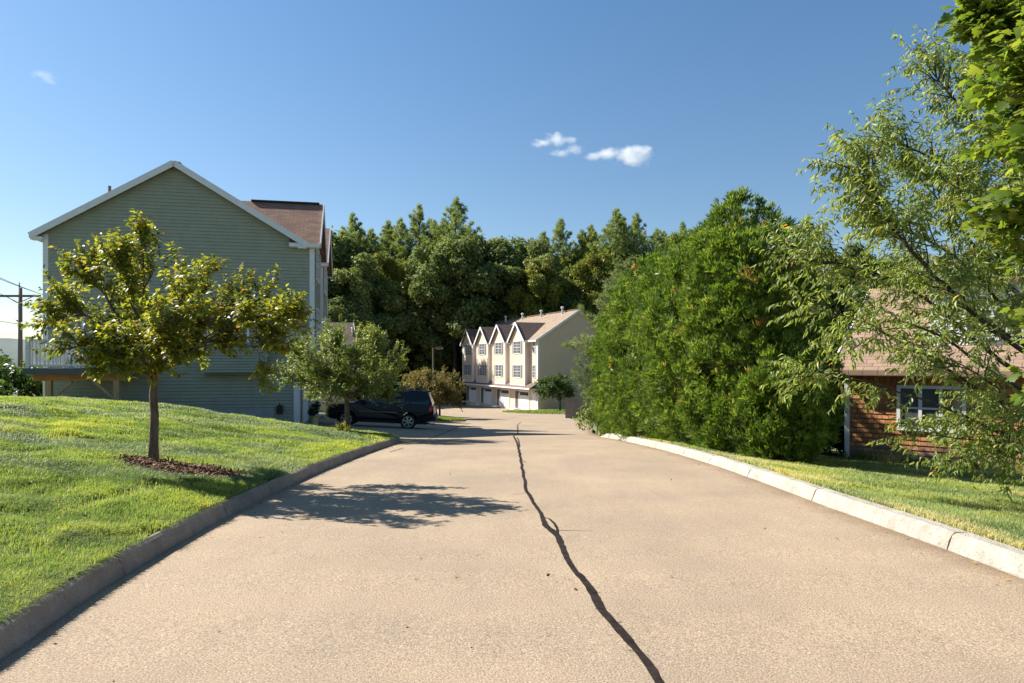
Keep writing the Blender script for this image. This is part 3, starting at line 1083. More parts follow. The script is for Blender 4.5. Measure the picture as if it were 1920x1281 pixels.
def small_tree(px, py_base, d, crown_px, top_py, bot_py, leafm, label, seed, hz=None, p_over=None, leaf=.075, group='young trees lining the road', rows=1.0):
    """A rounded young street tree: limbs fan out from a low fork."""
    X = (px - 960) / FOC * d
    zb = CAM_Z + (680 - py_base) / FOC * d if hz is None else hz
    r = np.random.default_rng(seed)
    base = np.array([X, d, zb])
    cx = ((crown_px[0] + crown_px[1]) / 2 - 960) / FOC * d
    rx = (crown_px[1] - crown_px[0]) / 2 / FOC * d
    zt, zbt = CAM_Z + (680 - top_py) / FOC * d, CAM_Z + (680 - bot_py) / FOC * d
    cz = (zt + zbt) / 2 - .12 * (zt - zbt)
    rz = (zt - zbt) / 2
    fk = np.array([X, d, zbt + .12 * (zt - zbt)])
    limbs = []
    n = 17
    for i in range(n):
        a = 2 * math.pi * (i * .381966)
        e = -0.55 + 1.7 * ((i + .5) / n)
        tgt = np.array([cx + rx * .82 * math.cos(a) * math.cos(e), d + rx * .8 * math.sin(a) * math.cos(e), cz + rz * .85 * math.sin(e)])
        mid = fk * .45 + tgt * .55 + np.array([0, 0, .10 * rz])
        limbs.append(([fk, mid, tgt], .026 * rz / 1.4 + .008, 1))
    p = dict(tpl=LEAF, leaf=leaf, wid=.55, sec=8.0 * rows, seclen=(.32 * rx / 1.8, .75 * rx / 1.8), twigs=(7, 11), twiglen=(.2, .42), twigbend=(0, 0, .2), dens=36, fwd=.5, lat=.75, hang=.3, up=.2, out=.35, tup=.3,
             tint=.48, odd=.02, centre=np.array([cx, d, cz]))
    p['shoots'] = []
    for _ in range(26):
        a, q = r.uniform(0, 2 * math.pi), math.sqrt(r.random()) * .8
        zc = cz + rz * math.sqrt(max(0, 1 - q * q)) * .9
        p['shoots'].append((np.array([cx + rx * q * math.cos(a), d + rx * q * math.sin(a), zc]), (r.normal() * .15 + .3 * q * math.cos(a), r.normal() * .15, 1), r.uniform(.18, .40)))
    p.update(p_over or {})
    tr = np.array([base - np.array([0, 0, .1]), base * .6 + fk * .4 + np.array([.02, 0, 0]), fk, fk + np.array([0, 0, .2 * rz])])
    k = .085 * (fk[2] - zb + 1) / 2.2
    return near_tree('young_tree', base, tr, [k * 1.25, k, k * .9, k * .6], limbs, p, leafm, M['bark'], label, 'tree', group, seed)


small_tree(650, 800, 21.3, (528, 762), 596, 768, M['crab2'], 'leafy young tree with a round pale green crown in front of the black car', 21, hz=float(HL((650 - 960) / FOC * 21.3, 21.3)) + .02, leaf=.085, rows=1.3, p_over=dict(dens=46))
small_tree(824, 784, 52.0, (752, 872), 686, 768, M['crab3'], 'yellow brown young tree on the grass island behind the black car', 22, hz=float(zp(-5.5, 52)) + .12, leaf=.15, p_over=dict(twigs=(6, 9), dens=26))
small_tree(797, 781, 56.5, (752, 812), 692, 752, M['crab3'], 'smaller young tree half hidden behind the yellow brown tree and the black car', 23, hz=float(zp(-6.8, 56.5)) + .08, leaf=.15, p_over=dict(twigs=(6, 9), dens=26))
small_tree(1050, 771, 70.0, (1002, 1078), 700, 752, M['shrub_dark'], 'small dark round tree beside the end wall of the cream townhouses', 24, leaf=.17, hz=float(zp(5, 70)) + .12, p_over=dict(twigs=(6, 9), dens=24))

# --- cherry at the right, its trunk just out of the picture
DC = 9.3
CB = np.array([8.35, 9.6, float(HR(8.35, 9.6))])
cf = CB + np.array([-.25, -.1, 1.35])
lim = []


def L3(pts, rr, w_=1.0):
    lim.append((([cf + np.array([0, 0, pts[0]])] if not isinstance(pts[0], tuple) else []) + [V3(*q) for q in pts if isinstance(q, tuple)], rr, w_))


for h, pts, rr, w_ in [
    (.0, [(1905, 775, 9.4), (1800, 705, 9.2), (1690, 640, 9.0), (1610, 600, 8.9), (1530, 580, 8.9)], .034, .6),
    (-.15, [(1900, 830, 9.2), (1810, 780, 9.0), (1720, 745, 8.8), (1620, 712, 8.7), (1560, 700, 8.7)], .026, .4),
    (-.2, [(1930, 860, 9.1), (1870, 830, 8.9), (1800, 820, 8.7), (1740, 815, 8.6)], .022, .5),
    (.2, [(1890, 700, 9.5), (1790, 600, 9.5), (1690, 530, 9.5), (1590, 500, 9.5), (1530, 490, 9.5)], .038, .95),
    (.5, [(1900, 600, 9.8), (1820, 500, 9.9), (1730, 440, 10.0), (1640, 415, 10.0)], .038, 1.35),
    (.8, [(1920, 480, 9.8), (1850, 370, 9.7), (1760, 300, 9.7), (1660, 260, 9.7)], .040, 1.4),
    (1.0, [(1940, 420, 9.8), (1880, 290, 9.8), (1810, 210, 9.8), (1755, 145, 9.8)], .038, 1.4),
    (.3, [(1880, 640, 8.6), (1780, 540, 8.4), (1700, 470, 8.4), (1650, 380, 8.5), (1625, 330, 8.5)], .036, 1.5),
    (.9, [(1930, 350, 9.0), (1900, 230, 9.0), (1860, 150, 9.0)], .034, 1.4),
    (.1, [(1880, 720, 8.5), (1800, 650, 8.3), (1700, 600, 8.2), (1620, 640, 8.2)], .026, .45),
    (.6, [(1870, 520, 10.4), (1780, 400, 10.6), (1720, 330, 10.6)], .034, 1.3),
    (.4, [(1900, 640, 10.2), (1800, 560, 10.4), (1700, 520, 10.6)], .030, .6),
    (.0, [(1900, 760, 8.4), (1840, 700, 8.1), (1770, 680, 8.0)], .024, .5),
    (-.1, [(1990, 840, 9.3), (1920, 850, 9.2), (1850, 848, 9.1), (1785, 862, 9.0)], .024, 1.1),
    (.0, [(1970, 790, 9.5), (1880, 780, 9.5), (1800, 790, 9.5)], .024, .9),
    (1.1, [(1990, 330, 9.6), (2010, 150, 9.6), (2000, 20, 9.6)], .036, .6),
    (.4, [(2100, 560, 9.8), (2220, 440, 9.9), (2330, 380, 10)], .036, .6),
    (.8, [(2050, 480, 10.4), (2120, 300, 10.8), (2180, 160, 11)], .036, .6),
    (.3, [(1960, 560, 9.2), (1900, 440, 9.0), (1840, 380, 8.8), (1790, 350, 8.7)], .034, 1.3),
]:
    lim.append(([cf + np.array([0, 0, h])] + [V3(*q) for q in pts], rr, w_))
pc = dict(tpl=NARROW, leaf=.112, wid=.28, sec=5.6, seclen=(.30, .75), twigs=(5, 8), twiglen=(.26, .55), twigbend=(-.1, 0, -.35), dens=30, fwd=.45, lat=.5, hang=.6, jit=.25, up=.35, out=.45, tup=.25,
          tint=.46, odd=.006, flat=.3, zjit=.7, secbend=-.05, centre=cf + np.array([.5, .5, .6]))
pc['from'] = .16
near_tree('cherry_tree', CB - np.array([0, 0, .05]), [CB - np.array([0, 0, .1]), CB + np.array([-.08, -.03, .7]), cf, cf + np.array([.05, .05, .6]), cf + np.array([.08, .1, 1.25])], [.15, .125, .115, .09, .06], lim, pc, M['cherry'], M['bark_dark'],
          'leafy tree with narrow drooping leaves reaching in front of the brown shingled cottage', seed=31)

# --- maple, only its outer branches reach into the picture
MBs = np.array([5.7, 5.6, float(HR(5.7, 5.6))])
mf = MBs + np.array([-.05, 0, 2.0])
lim = []
for h, pts, rr, w_ in [
    (0, [(2080, 300, 5.0), (1980, 200, 4.7), (1905, 110, 4.6), (1868, 40, 4.6)], .04, 1.6),
    (-.2, [(2090, 420, 5.0), (2000, 330, 4.7), (1940, 250, 4.5), (1905, 190, 4.5)], .038, 1.6),
    (-.4, [(2090, 560, 4.8), (1990, 500, 4.5), (1955, 450, 4.3), (1925, 420, 4.3)], .034, 1.4),
    (-.5, [(2090, 690, 4.7), (2000, 650, 4.4), (1962, 625, 4.2)], .03, .6),
    (-.5, [(2100, 760, 4.9), (2010, 720, 4.5), (1965, 700, 4.3)], .03, .6),
    (.3, [(2040, 200, 5.2), (1950, 80, 5.0), (1890, -10, 5.0), (1860, -90, 5.0)], .04, 1.5),
    (.6, [(2060, 100, 5.2), (1980, -60, 5.2), (1950, -200, 5.2)], .04, 1.1),
    (.1, [(2060, 330, 5.6), (1980, 230, 5.6), (1930, 150, 5.6), (1900, 60, 5.6)], .034, 1.4),
    (.1, [(2060, 400, 4.2), (2010, 280, 3.9), (1965, 200, 3.8), (1940, 120, 3.8)], .034, 1.4),
    (.2, [(2400, 200, 5.6), (2600, 100, 5.8), (2750, 80, 5.9)], .04, .7),
    (.6, [(2250, 0, 6.0), (2300, -200, 6.4)], .04, .7),
    (.0, [(2300, 300, 6.6), (2330, 200, 7.2)], .04, .7),
]:
    lim.append(([mf + np.array([0, 0, h])] + [V3(*q) for q in pts], rr, w_))
pm = dict(tpl=MAPLE, leaf=.076, wid=1.0, sec=7.0, seclen=(.16, .36), twigs=(4, 7), twiglen=(.12, .26), twigbend=(0, 0, -.2), dens=36, fwd=.5, lat=.8, hang=.35, up=.15, out=.35, tup=.1, tint=.5, odd=.02, flat=1.1, zjit=.45,
          centre=mf + np.array([0, 0, .3]), tvar=.24)
pm['from'] = .22
near_tree('maple_tree', MBs - np.array([0, 0, .05]), [MBs - np.array([0, 0, .1]), MBs + np.array([0, .02, 1.0]), mf, mf + np.array([.03, 0, .7])], [.13, .11, .10, .07], lim, pm, M['maple'], M['bark_dark'],
          'tree with broad lobed bright green leaves hanging in at the top of the scene', seed=41)


# --- arborvitae hedge
def cedar_mesh(H, Rm, n, seed):
    """Crown of feathery plumes: each plume a bundle of small flat sprays."""
    r = np.random.default_rng(seed)
    prof = lambda t: np.interp(t, [0, .05, .15, .35, .58, .75, .87, .95, 1], [.50, .74, .93, 1.0, .97, .83, .60, .33, .06])
    npl = int(n / 30)
    tp = r.random(npl * 3)
    tp = tp[r.random(npl * 3) < prof(tp) * .9 + .1][:npl]
    npl = len(tp)
    th = r.uniform(0, 2 * math.pi, npl)
    lump = .80 + .36 * vnoise(th * 3 / 6.283 * 3 + 20, tp * 3.0, 1.0, seed)
    rad = Rm * prof(tp) * lump * np.where(r.random(npl) < .82, r.uniform(.80, 1.02, npl), r.uniform(.45, .8, npl))
    er = np.column_stack([np.cos(th), np.sin(th), np.zeros(npl)])
    ctr = er * rad[:, None] + np.column_stack([np.zeros(npl), np.zeros(npl), tp * H])
    ax = norm(er * r.uniform(.15, .7, npl)[:, None] + np.array([0, 0, 1.0]) * r.uniform(.5, 1.1, npl)[:, None] + r.normal(size=(npl, 3)) * .24)
    ln = r.uniform(.24, .50, npl) * (1 - .3 * tp)
    pt = r.normal(size=npl) * .075
    k = 30
    idx = np.repeat(np.arange(npl), k)
    m = len(idx)
    s_ = r.uniform(-.55, 1.0, m)
    wd = (.10 + .16 * np.clip(1 - np.abs(s_ - .1), 0, 1)) * ln[idx] / .45
    off = rnd_unit(m, r)
    pos = ctr[idx] + ax[idx] * (s_ * ln[idx] * .5)[:, None] + off * (wd * r.random(m) ** .5)[:, None]
    x = ax[idx] * 1.15 + off * .5 + r.normal(size=(m, 3)) * .2
    zd = np.cross(x, r.normal(size=(m, 3))) + er[idx] * .5
    L = r.uniform(.11, .24, m)
    V, F, kf = leaves(SPRAY, pos, x, zd, L, L)
    tint = .44 + pt[idx] + .15 * r.normal(size=m) + .10 * s_ + (r.random(npl) < .012)[idx] * .45
    wood = MB()
    for _ in range(6):
        a = r.uniform(0, 6.28)
        p0 = np.array([math.cos(a) * .14, math.sin(a) * .14, -.15])
        pts = curve_pts(p0, (math.cos(a) * .35, math.sin(a) * .35, 1), H * r.uniform(.5, .72), 6, (-math.cos(a) * .5, -math.sin(a) * .5, .8), r, .05)
        wood.tube([tuple(q) for q in pts], np.linspace(.055, .008, 7), 5, cap=False)
    for _ in range(30):
        a = r.uniform(0, 6.28)
        z0 = r.uniform(.1, H * .4)
        pts = curve_pts((math.cos(a) * .15, math.sin(a) * .15, z0), (math.cos(a), math.sin(a), .45), Rm * r.uniform(.6, .95), 4, (0, 0, .3), r, .15)
        wood.tube([tuple(q) for q in pts], np.linspace(.016, .004, 5), 4, cap=False)
    return (V, F, np.repeat(tint, kf), wood)


def cedar(x, y, H, Rm, n, seed, label, zg=None):
    z = float(HR(x, y)) - .04 if zg is None else zg
    root = empty('arborvitae', (x, y, z), random.uniform(0, 6))
    tag(root, label, 'evergreen', 'arborvitae row along the right kerb')
    V, F, ti, wood = cedar_mesh(H, Rm, n, seed)
    wood.build('trunk', M['bark_warm'], root, smooth=True, uv=False)
    npmesh('crown', V, F, M['cedar'], root, ti)
    return root


_cl = ['tallest arborvitae of the row, with the highest pointed top', 'arborvitae just behind the tallest one, its top slightly lower', 'arborvitae in the middle of the row with a thin spiky tip',
       'arborvitae past the middle of the row, towards the white pine', 'second last arborvitae of the row before the leafy shrub', 'farthest arborvitae of the row, beside the white pine and the leafy shrub']
for k, (px, d, H, Rm, n) in enumerate([(1390, 15.3, 5.75, 1.45, 29000), (1335, 16.9, 5.55, 1.5, 27000), (1284, 18.9, 5.8, 1.5, 21000), (1230, 20.9, 5.65, 1.45, 18000), (1196, 22.9, 5.55, 1.35, 15000), (1170, 24.8, 5.1, 1.2, 12000)]):
    cedar((px - 960) / FOC * d, d, H, Rm, n, 50 + k * 7, _cl[k])
cedar(6.0, 15.7, 4.6, 1.2, 19000, 120, 'shorter arborvitae at the cottage end of the row, dark on its shaded side')
cedar(5.5, 14.1, 2.6, .85, 9000, 127, 'low bushy arborvitae at the foot of the tallest one, next to the grass')


# --- needle trees: whorled branches carrying tufts
def conifer(H, z0, Rm, nbr, tufts, tsize, seed, rise=.25, tpl=NEEDLES, wide=1.0, shape=None, droop=0.0):
    r = np.random.default_rng(seed)
    wood = MB()
    tr = curve_pts((0, 0, -.3), (0, 0, 1), H + .3, 8, (0, 0, .4), r, .012)
    wood.tube([tuple(q) for q in tr], np.linspace(H * .0125 + .02, .02, 9), 7)
    P_, X_, Z_, T_ = [], [], [], []
    shape = shape or ([0, .08, .25, .5, .75, .92, 1], [.55, .8, 1, .88, .6, .28, .04])
    for i in range(nbr):
        t = (i + r.random()) / nbr
        a = i * 2.39996 + r.normal() * .3
        z = z0 + (H - z0) * t
        L = Rm * np.interp(t, *shape) * r.uniform(.5, 1.2)
        st, _ = interp_line(tr, np.array([(z + .3) / (H + .3)]))
        e = rise + .75 * t * t
        br = curve_pts(st[0], (math.cos(a), math.sin(a), e), L, 5, (0, 0, .45 - droop), r, .07)
        wood.tube([tuple(q) for q in br], np.linspace(.012 * H * .25 + .006, .005, 6), 4, cap=False)
        nt_ = max(3, int(tufts * (L / Rm) ** .8))
        tt = 1 - (r.random(nt_) ** 1.4) * .78
        bp, bt = interp_line(br, np.clip(tt, 0, 1))
        bt = norm(bt)
        lat = norm(np.cross(bt, np.array([0, 0, 1.0])))
        off = r.normal(size=nt_)[:, None] * lat * L * .20 * wide * (1.1 - tt[:, None] * .7)
        pos = bp + off + np.array([0, 0, 1.0]) * (r.normal(size=nt_) * .06 * tsize / .3)[:, None]
        P_.append(pos)
        X_.append(bt * .8 + norm(off + 1e-6) * .7 + np.array([0, 0, .45 - droop]) + r.normal(size=(nt_, 3)) * .25)
        Z_.append(np.array([0, 0, 1.0]) + r.normal(size=(nt_, 3)) * .5)
        T_.append(.45 + .12 * r.normal() + .14 * r.normal(size=nt_) + .12 * t)
    n = sum(map(len, P_))
    P_, X_, Z_, T_ = map(np.concatenate, (P_, X_, Z_, T_))
    L = tsize * r.uniform(.7, 1.2, n)
    V, F, k = leaves(tpl, P_, X_, Z_, L, L)
    return V, F, np.repeat(T_, k), wood


def conifer_thing(name, loc, args, lm, label, cat='tree', group=None, bk=None):
    V, F, ti, wood = conifer(**args)
    root = empty(name, loc)
    tag(root, label, cat, group)
    wood.build('trunk', bk or M['bark_dark'], root, smooth=True, uv=False)
    npmesh('crown', V, F, lm, root, ti)
    return root


conifer_thing('white_pine', (4.75, 31.0, float(HR(4.75, 31)) - .1), dict(H=7.6, z0=.5, Rm=2.75, nbr=120, tufts=52, tsize=.26, seed=61, rise=.28, shape=([0, .1, .3, .6, .85, 1], [.75, 1, .95, .62, .3, .05])), M['pine'],
              'soft blue green pine behind the far end of the arborvitae row')
conifer_thing('white_pine', (5.9, 24.5, float(HR(5.9, 24.5)) - .1), dict(H=7.15, z0=.8, Rm=2.0, nbr=80, tufts=40, tsize=.26, seed=62, rise=.3), M['pine'],
              'blue green pine rising behind the middle of the arborvitae row, only its tips showing')
conifer_thing('hemlock', (10.9, 23.5, -1.6), dict(H=5.4, z0=.2, Rm=2.2, nbr=90, tufts=46, tsize=.34, seed=63, rise=.1, tpl=NEEDLES_FAR, droop=.3), M['spruce'], 'dark shaded evergreen between the arborvitae row and the cottage')
conifer_thing('hemlock', (8.6, 21.5, -1.3), dict(H=5.0, z0=.1, Rm=2.1, nbr=90, tufts=46, tsize=.34, seed=64, rise=.1, tpl=NEEDLES_FAR, droop=.3), M['spruce'], 'dark evergreen in the shade right behind the tallest arborvitae')
conifer_thing('hemlock', (10.4, 28.0, -1.9), dict(H=6.2, z0=.2, Rm=2.4, nbr=90, tufts=46, tsize=.36, seed=65, rise=.1, tpl=NEEDLES_FAR, droop=.3), M['spruce'], 'dark evergreen deep in the gap left of the cottage roof')


# --- leafy masses built of clumps
def leafy(blobs, n, lsize, seed, tpl=RHOMB, wid=.7, tint0=.45, up=.35, fill=.3):
    """blobs: (x, y, z, rx, rz); leaves sit on and just inside the lumps."""
    r = np.random.default_rng(seed)
    B = np.array(blobs, float)
    wgt = B[:, 3] ** 2
    idx = r.choice(len(B), n, p=wgt / wgt.sum())
    u = rnd_unit(n, r)
    rad = np.where(r.random(n) < 1 - fill, 1 - np.abs(r.normal(size=n)) * .12, r.uniform(.4, .95, n))
    c = B[idx]
    pos = c[:, :3] + u * rad[:, None] * np.column_stack([c[:, 3], c[:, 3], c[:, 4]]) * (1 + .12 * r.normal(size=(n, 1)))
    zd = u * .8 + np.array([0, 0, up]) + r.normal(size=(n, 3)) * .55
    xd = np.cross(zd, r.normal(size=(n, 3))) + u * .25 - np.array([0, 0, .2])
    L = lsize * r.uniform(.6, 1.25, n)
    V, F, k = leaves(tpl, pos, xd, zd, L, L * wid)
    bt = r.normal(size=len(B)) * .10
    tint = tint0 + bt[idx] + r.normal(size=n) * .15
    return V, F, np.repeat(tint, k)


def shrub(name, loc, blobs, n, ls, lm, label, seed, cat='shrub', group=None, tint0=.5, tpl=LEAF, wid=.6):
    V, F, ti = leafy(blobs, n, ls, seed, tpl, wid, tint0)
    r = np.random.default_rng(seed)
    wood = MB()
    for b in blobs:
        pts = curve_pts((r.normal() * .1, r.normal() * .1, -.1), (b[0] * .6, b[1] * .6, max(.3, b[2])), math.hypot(math.hypot(b[0], b[1]), b[2]) + b[4] * .5, 5, (0, 0, .2), r, .06)
        wood.tube([tuple(q) for q in pts], np.linspace(.025, .006, 6), 5, cap=False)
    root = empty(name, loc)
    tag(root, label, cat, group)
    wood.build('stems', M['bark_warm'], root, smooth=True, uv=False)
    npmesh('foliage', V, F, lm, root, ti)
    return root


def blobset(r, n, rx, ry, z0, z1, b):
    out = []
    for _ in range(n):
        a, q = r.uniform(0, 6.283), math.sqrt(r.random())
        out.append((rx * q * math.cos(a), ry * q * math.sin(a), r.uniform(z0, z1), b * r.uniform(.7, 1.25), b * r.uniform(.6, 1.1)))
    return out


rs = np.random.default_rng(71)
shrub('leafy_shrub', (3.75, 27.6, float(HR(3.75, 27.6))), blobset(rs, 16, .85, .8, .25, 1.15, .42), 2600, .13, M['shrub'], 'bright broad leaved shrub at the road edge beside the end of the pale kerb', 72, tint0=.55)
shrub('leafy_shrub', (4.15, 21.3, float(HR(4.15, 21.3))), blobset(rs, 12, .5, .9, .2, .7, .32), 2000, .09, M['shrub'], 'yellow green bush at the foot of the arborvitae row near its far end', 73, tint0=.62)
shrub('leafy_shrub', (4.45, 18.3, float(HR(4.45, 18.3))), blobset(rs, 10, .45, .9, .18, .6, .28), 1700, .08, M['shrub'], 'yellow green bush under the middle of the arborvitae row', 74, tint0=.66)
# at the far left behind the lawn
for k, (x, y, rx, z1, n, label, tt) in enumerate([(-24.2, 31, 1.9, 1.7, 5200, 'large dark green bush at the left edge behind the lawn', .42), (-21.6, 34, 2.0, 2.0, 5200, 'bright sunlit bush behind the deck railing', .68), (-28.5, 35, 2.4, 2.4, 5200, 'leafy bush farthest out behind the lawn', .55)]):
    shrub('large_bush', (x, y, -.6), blobset(rs, 20, rx, rx, .5, z1, .85), n, .26, M['shrub_dark'], label, 80 + k, 'bush', None, tt)


# --- the wood behind the townhouses
def tree_data(kind, seed):
    r = np.random.default_rng(seed)
    if kind == 'pine':
        V, F, ti, wood = conifer(H=26, z0=5, Rm=5.7, nbr=120, tufts=50, tsize=.54, seed=seed, rise=.12, tpl=NEEDLES, wide=.8,
                                 shape=([0, .12, .3, .45, .6, .75, .9, 1], [.7, .95, .85, 1.0, .80, .56, .22, .02]))
        m = M['forest_pine']
    else:
        sx, sq = {211: (4.4, 1.0), 212: (3.7, 1.12), 213: (5.0, .9)}.get(seed, (4.5, 1.0))
        bl = [(0, 0, 10.5, 2.6, 3.4)]
        for _ in range(62):
            a, e = r.uniform(0, 6.283), r.uniform(-.75, 1.35)
            q = r.uniform(.7, 1.02)
            q *= r.choice([1.0, 1.0, .8, 1.12])
            bl.append((sx * q * math.cos(a) * math.cos(e), sx * q * math.sin(a) * math.cos(e), 10.6 + 6.4 * q * math.sin(e), r.uniform(.7, 1.35), r.uniform(.7, 1.3) * sq))
        V, F, ti = leafy(bl, 34000, .34, seed, RHOMB, .75, .45, .4, .22)
        wood = MB()
        wood.tube([(0, 0, -.5), (.1, .1, 4), (0, 0, 9), (0, 0, 14)], [.34, .26, .2, .08], 7)
        for b in bl[1:14]:
            wood.tube([(0, 0, 5 + r.uniform(0, 4)), (b[0] * .5, b[1] * .5, b[2] * .5 + 4), b[:3]], [.12, .08, .03], 5, cap=False)
        m = M['forest_yellow'] if kind == 'yellow' else M['forest_oak']
    return V, F, ti, wood, m


def proto(name, kind, seed):
    V, F, ti, wood, m = tree_data(kind, seed)
    root = empty(name, (0, 0, 0))
    t = wood.build('trunk', M['bark_dark'], root, smooth=True, uv=False)
    c = npmesh('crown', V, F, m, root, ti)
    return [root, t, c, False, kind]


PROTO = {'pine': [proto('pine_tree', 'pine', s_) for s_ in (201, 202, 203)], 'oak': [proto('broadleaf_tree', 'oak', s_) for s_ in (211, 212, 213)], 'yellow': [proto('broadleaf_tree', 'yellow', s_) for s_ in (221,)]}
BASEH = {'pine': 26.5, 'oak': 18.2, 'yellow': 18.2}
_cnt = {'pine': 0, 'oak': 0, 'yellow': 0}


def forest(kind, px, top, d, label=None, wide=1.0, zb=None, group=None):
    pr = PROTO[kind][_cnt[kind] % len(PROTO[kind])]
    _cnt[kind] += 1
    x = (px - 960) / FOC * d
    zb = float(zr(d)) - .1 if zb is None else zb
    h = CAM_Z + (680 - top) / FOC * d - zb
    if pr[3]:
        root = pr[0].copy()
        COL.objects.link(root)
        for c in pr[1:3]:
            cc = c.copy()
            COL.objects.link(cc)
            cc.parent = root
    else:
        root = pr[0]
        pr[3] = True
    s_ = h / BASEH[kind]
    root.location = (x, d, zb)
    root.rotation_euler = (0, 0, rng.uniform(0, 6.28))
    root.scale = (s_ * wide, s_ * wide, s_)
    tag(root, label or {'pine': 'one of the tall pines standing deep in the wood', 'oak': 'one of the dark green broadleaf trees massed in the wood behind the townhouses', 'yellow': 'yellowing tree'}[kind], 'tree', group or 'trees of the wood')
    return root


G = 'trees of the wood'
forest('pine', 655, 394, 118, 'pine at the left of the wood, just right of the sage house roof', .9)
forest('pine', 718, 410, 120, 'broad pine left of the pair of highest pines', .9)
forest('pine', 752, 404, 116, 'slender pine between the broad pine and the dark spire', .8)
forest('pine', 790, 380, 118, 'dark pine spire second in height of the wood, left of the tallest one', .9)
forest('pine', 850, 368, 114, 'tallest pine of the wood, with drooping right hand branches above the oaks', 1.0)
forest('pine', 1048, 405, 116, 'lone pine rising over the cream townhouse dormers', .85)
forest('pine', 1149, 387, 112, 'broad rounded pine left of a narrower one above the white pine', 1.0)
forest('pine', 1203, 396, 116, 'narrower pine with branches reaching right, beside the broad rounded pine', .85)
forest('pine', 1283, 412, 84, 'thin pine tip poking up behind the middle of the arborvitae row', .6)
forest('pine', 1446, 400, 92, 'left one of the two separate pines against the sky behind the tallest arborvitae', 1.0)
forest('pine', 1499, 405, 94, 'right one of the two separate pines against the sky, nearer the cottage', 1.05)
forest('oak', 622, 428, 100, 'dark broadleaf tree at the left end of the wood by the sage house', 1.0)
forest('yellow', 736, 464, 106, 'yellow green rounded tree in the left part of the wood', .8)
forest('oak', 806, 462, 112, 'big grey green oak below the tallest pine, towards the yellow green tree', 1.0)
forest('oak', 852, 432, 102, 'high oak crown directly under the tallest pine', 1.0)
forest('oak', 915, 436, 106, 'oak crown on the skyline right of the tallest pine', 1.05)
forest('oak', 952, 428, 110, 'oak crown at the highest point of the low stretch of skyline', 1.0)
forest('oak', 980, 448, 106, 'oak crown at the right end of the low stretch of skyline', 1.0)
forest('yellow', 1012, 466, 99, 'orange tinged rounded tree above the cream townhouse dormers', .72)
forest('yellow', 1108, 464, 100, 'yellow rimmed round tree above the cream townhouse ridge', .85)
forest('oak', 1172, 478, 98, 'broadleaf tree between the yellow rimmed tree and the white pine', .9)
# fill in front and behind: lower crowns
for px, top, d in [(600, 470, 112), (660, 480, 96), (668, 505, 106), (650, 540, 92), (700, 535, 103), (775, 535, 112), (780, 575, 111), (840, 520, 104), (840, 580, 106), (885, 505, 108), (900, 560, 112), (930, 500, 112), (1000, 520, 104), (1050, 510, 103),
                   (1000, 560, 110), (1065, 560, 108), (1110, 545, 106), (1150, 530, 100), (1200, 520, 98), (620, 560, 90), (690, 590, 93), (760, 610, 110), (820, 630, 104), (560, 500, 110), (740, 450, 118), (880, 450, 122), (1080, 470, 118), (1130, 450, 124), (1000, 470, 122), (1230, 470, 112), (1260, 500, 100), (1310, 470, 96)]:
    forest('oak', px, top, d, wide=1.05)
for px, top, d in [(676, 424, 121), (735, 428, 119), (820, 412, 117), (884, 424, 119), (1018, 432, 118), (1082, 426, 117), (1176, 410, 114), (1232, 424, 112), (1112, 420, 118), (640, 430, 110), (690, 425, 130), (820, 410, 132), (930, 445, 134), (1000, 455, 136), (1100, 430, 134), (1250, 430, 130), (610, 430, 132)]:
    forest('pine', px, top, d)
# behind the cottage
forest('oak', 1600, 452, 62, 'airy broadleaf tree rising behind the left end of the cottage roof', .8, -2.5)
forest('oak', 1665, 462, 66, 'broadleaf tree behind the middle of the cottage ridge', .9, -2.5)
forest('oak', 1740, 480, 58, 'broadleaf tree behind the cottage, mostly hidden by drooping cherry leaves', .9, -2.5)
forest('yellow', 1515, 478, 56, 'orange tinged tree in the gap between arborvitae row and cottage', .7, -2.5)
forest('oak', 1470, 500, 60, None, .8, -2.5)
forest('oak', 1400, 480, 66, None, .9, -2.5)
forest('oak', 1560, 520, 50, None, .9, -2.5)
forest('oak', 1850, 450, 56, None, 1.0, -2.5)
forest('oak', 1340, 500, 70, None, .9, -3)

# undergrowth that closes the wood below the crowns
bl = []
ru = np.random.default_rng(95)
for k in range(210):
    y = ru.uniform(100, 124)
    x = ru.uniform(-.42, .55) * y
    bl.append((x, y, ru.uniform(-4.5, 3.5), ru.uniform(1.6, 3.2), ru.uniform(1.6, 3.0)))
for k in range(110):
    y = ru.uniform(128, 140)
    x = ru.uniform(-.45, .75) * y
    bl.append((x, y, ru.uniform(-4.5, 12), ru.uniform(3, 5), ru.uniform(3, 5)))
for k in range(46):
    y = ru.uniform(52, 75)
    x = ru.uniform(.17, .85) * y
    bl.append((x, y, ru.uniform(-3.5, 2.2), ru.uniform(1.5, 2.8), ru.uniform(1.4, 2.6)))
V, F, ti = leafy(bl, 70000, .75, 96, RHOMB, .8, .35, .4, .35)
o = npmesh('undergrowth', V, F, M['forest_oak'], None, ti)
tag(o, 'dark undergrowth filling the wood below the tree crowns', None, None, 'stuff')

# ------------------------------------------------------------------ buildings
Z3 = Vector((0, 0, 1))


def obox(mb, O, U, N, u0, u1, z0, z1, n0, n1, mi=0):
    """A box in the frame of a wall: u along it, z up, n out of it."""
    O, U, N = Vector(O), Vector(U), Vector(N)
    v = [O + U * u + N * n + Z3 * z for z in (z0, z1) for n in (n0, n1) for u in (u0, u1)]
    f = [(0, 2, 3, 1), (4, 5, 7, 6), (0, 1, 5, 4), (2, 6, 7, 3), (0, 4, 6, 2), (1, 3, 7, 5)]
    if U.cross(N).dot(Z3) < 0:
        f = [q[::-1] for q in f]
    mb.add(v, f, mi)


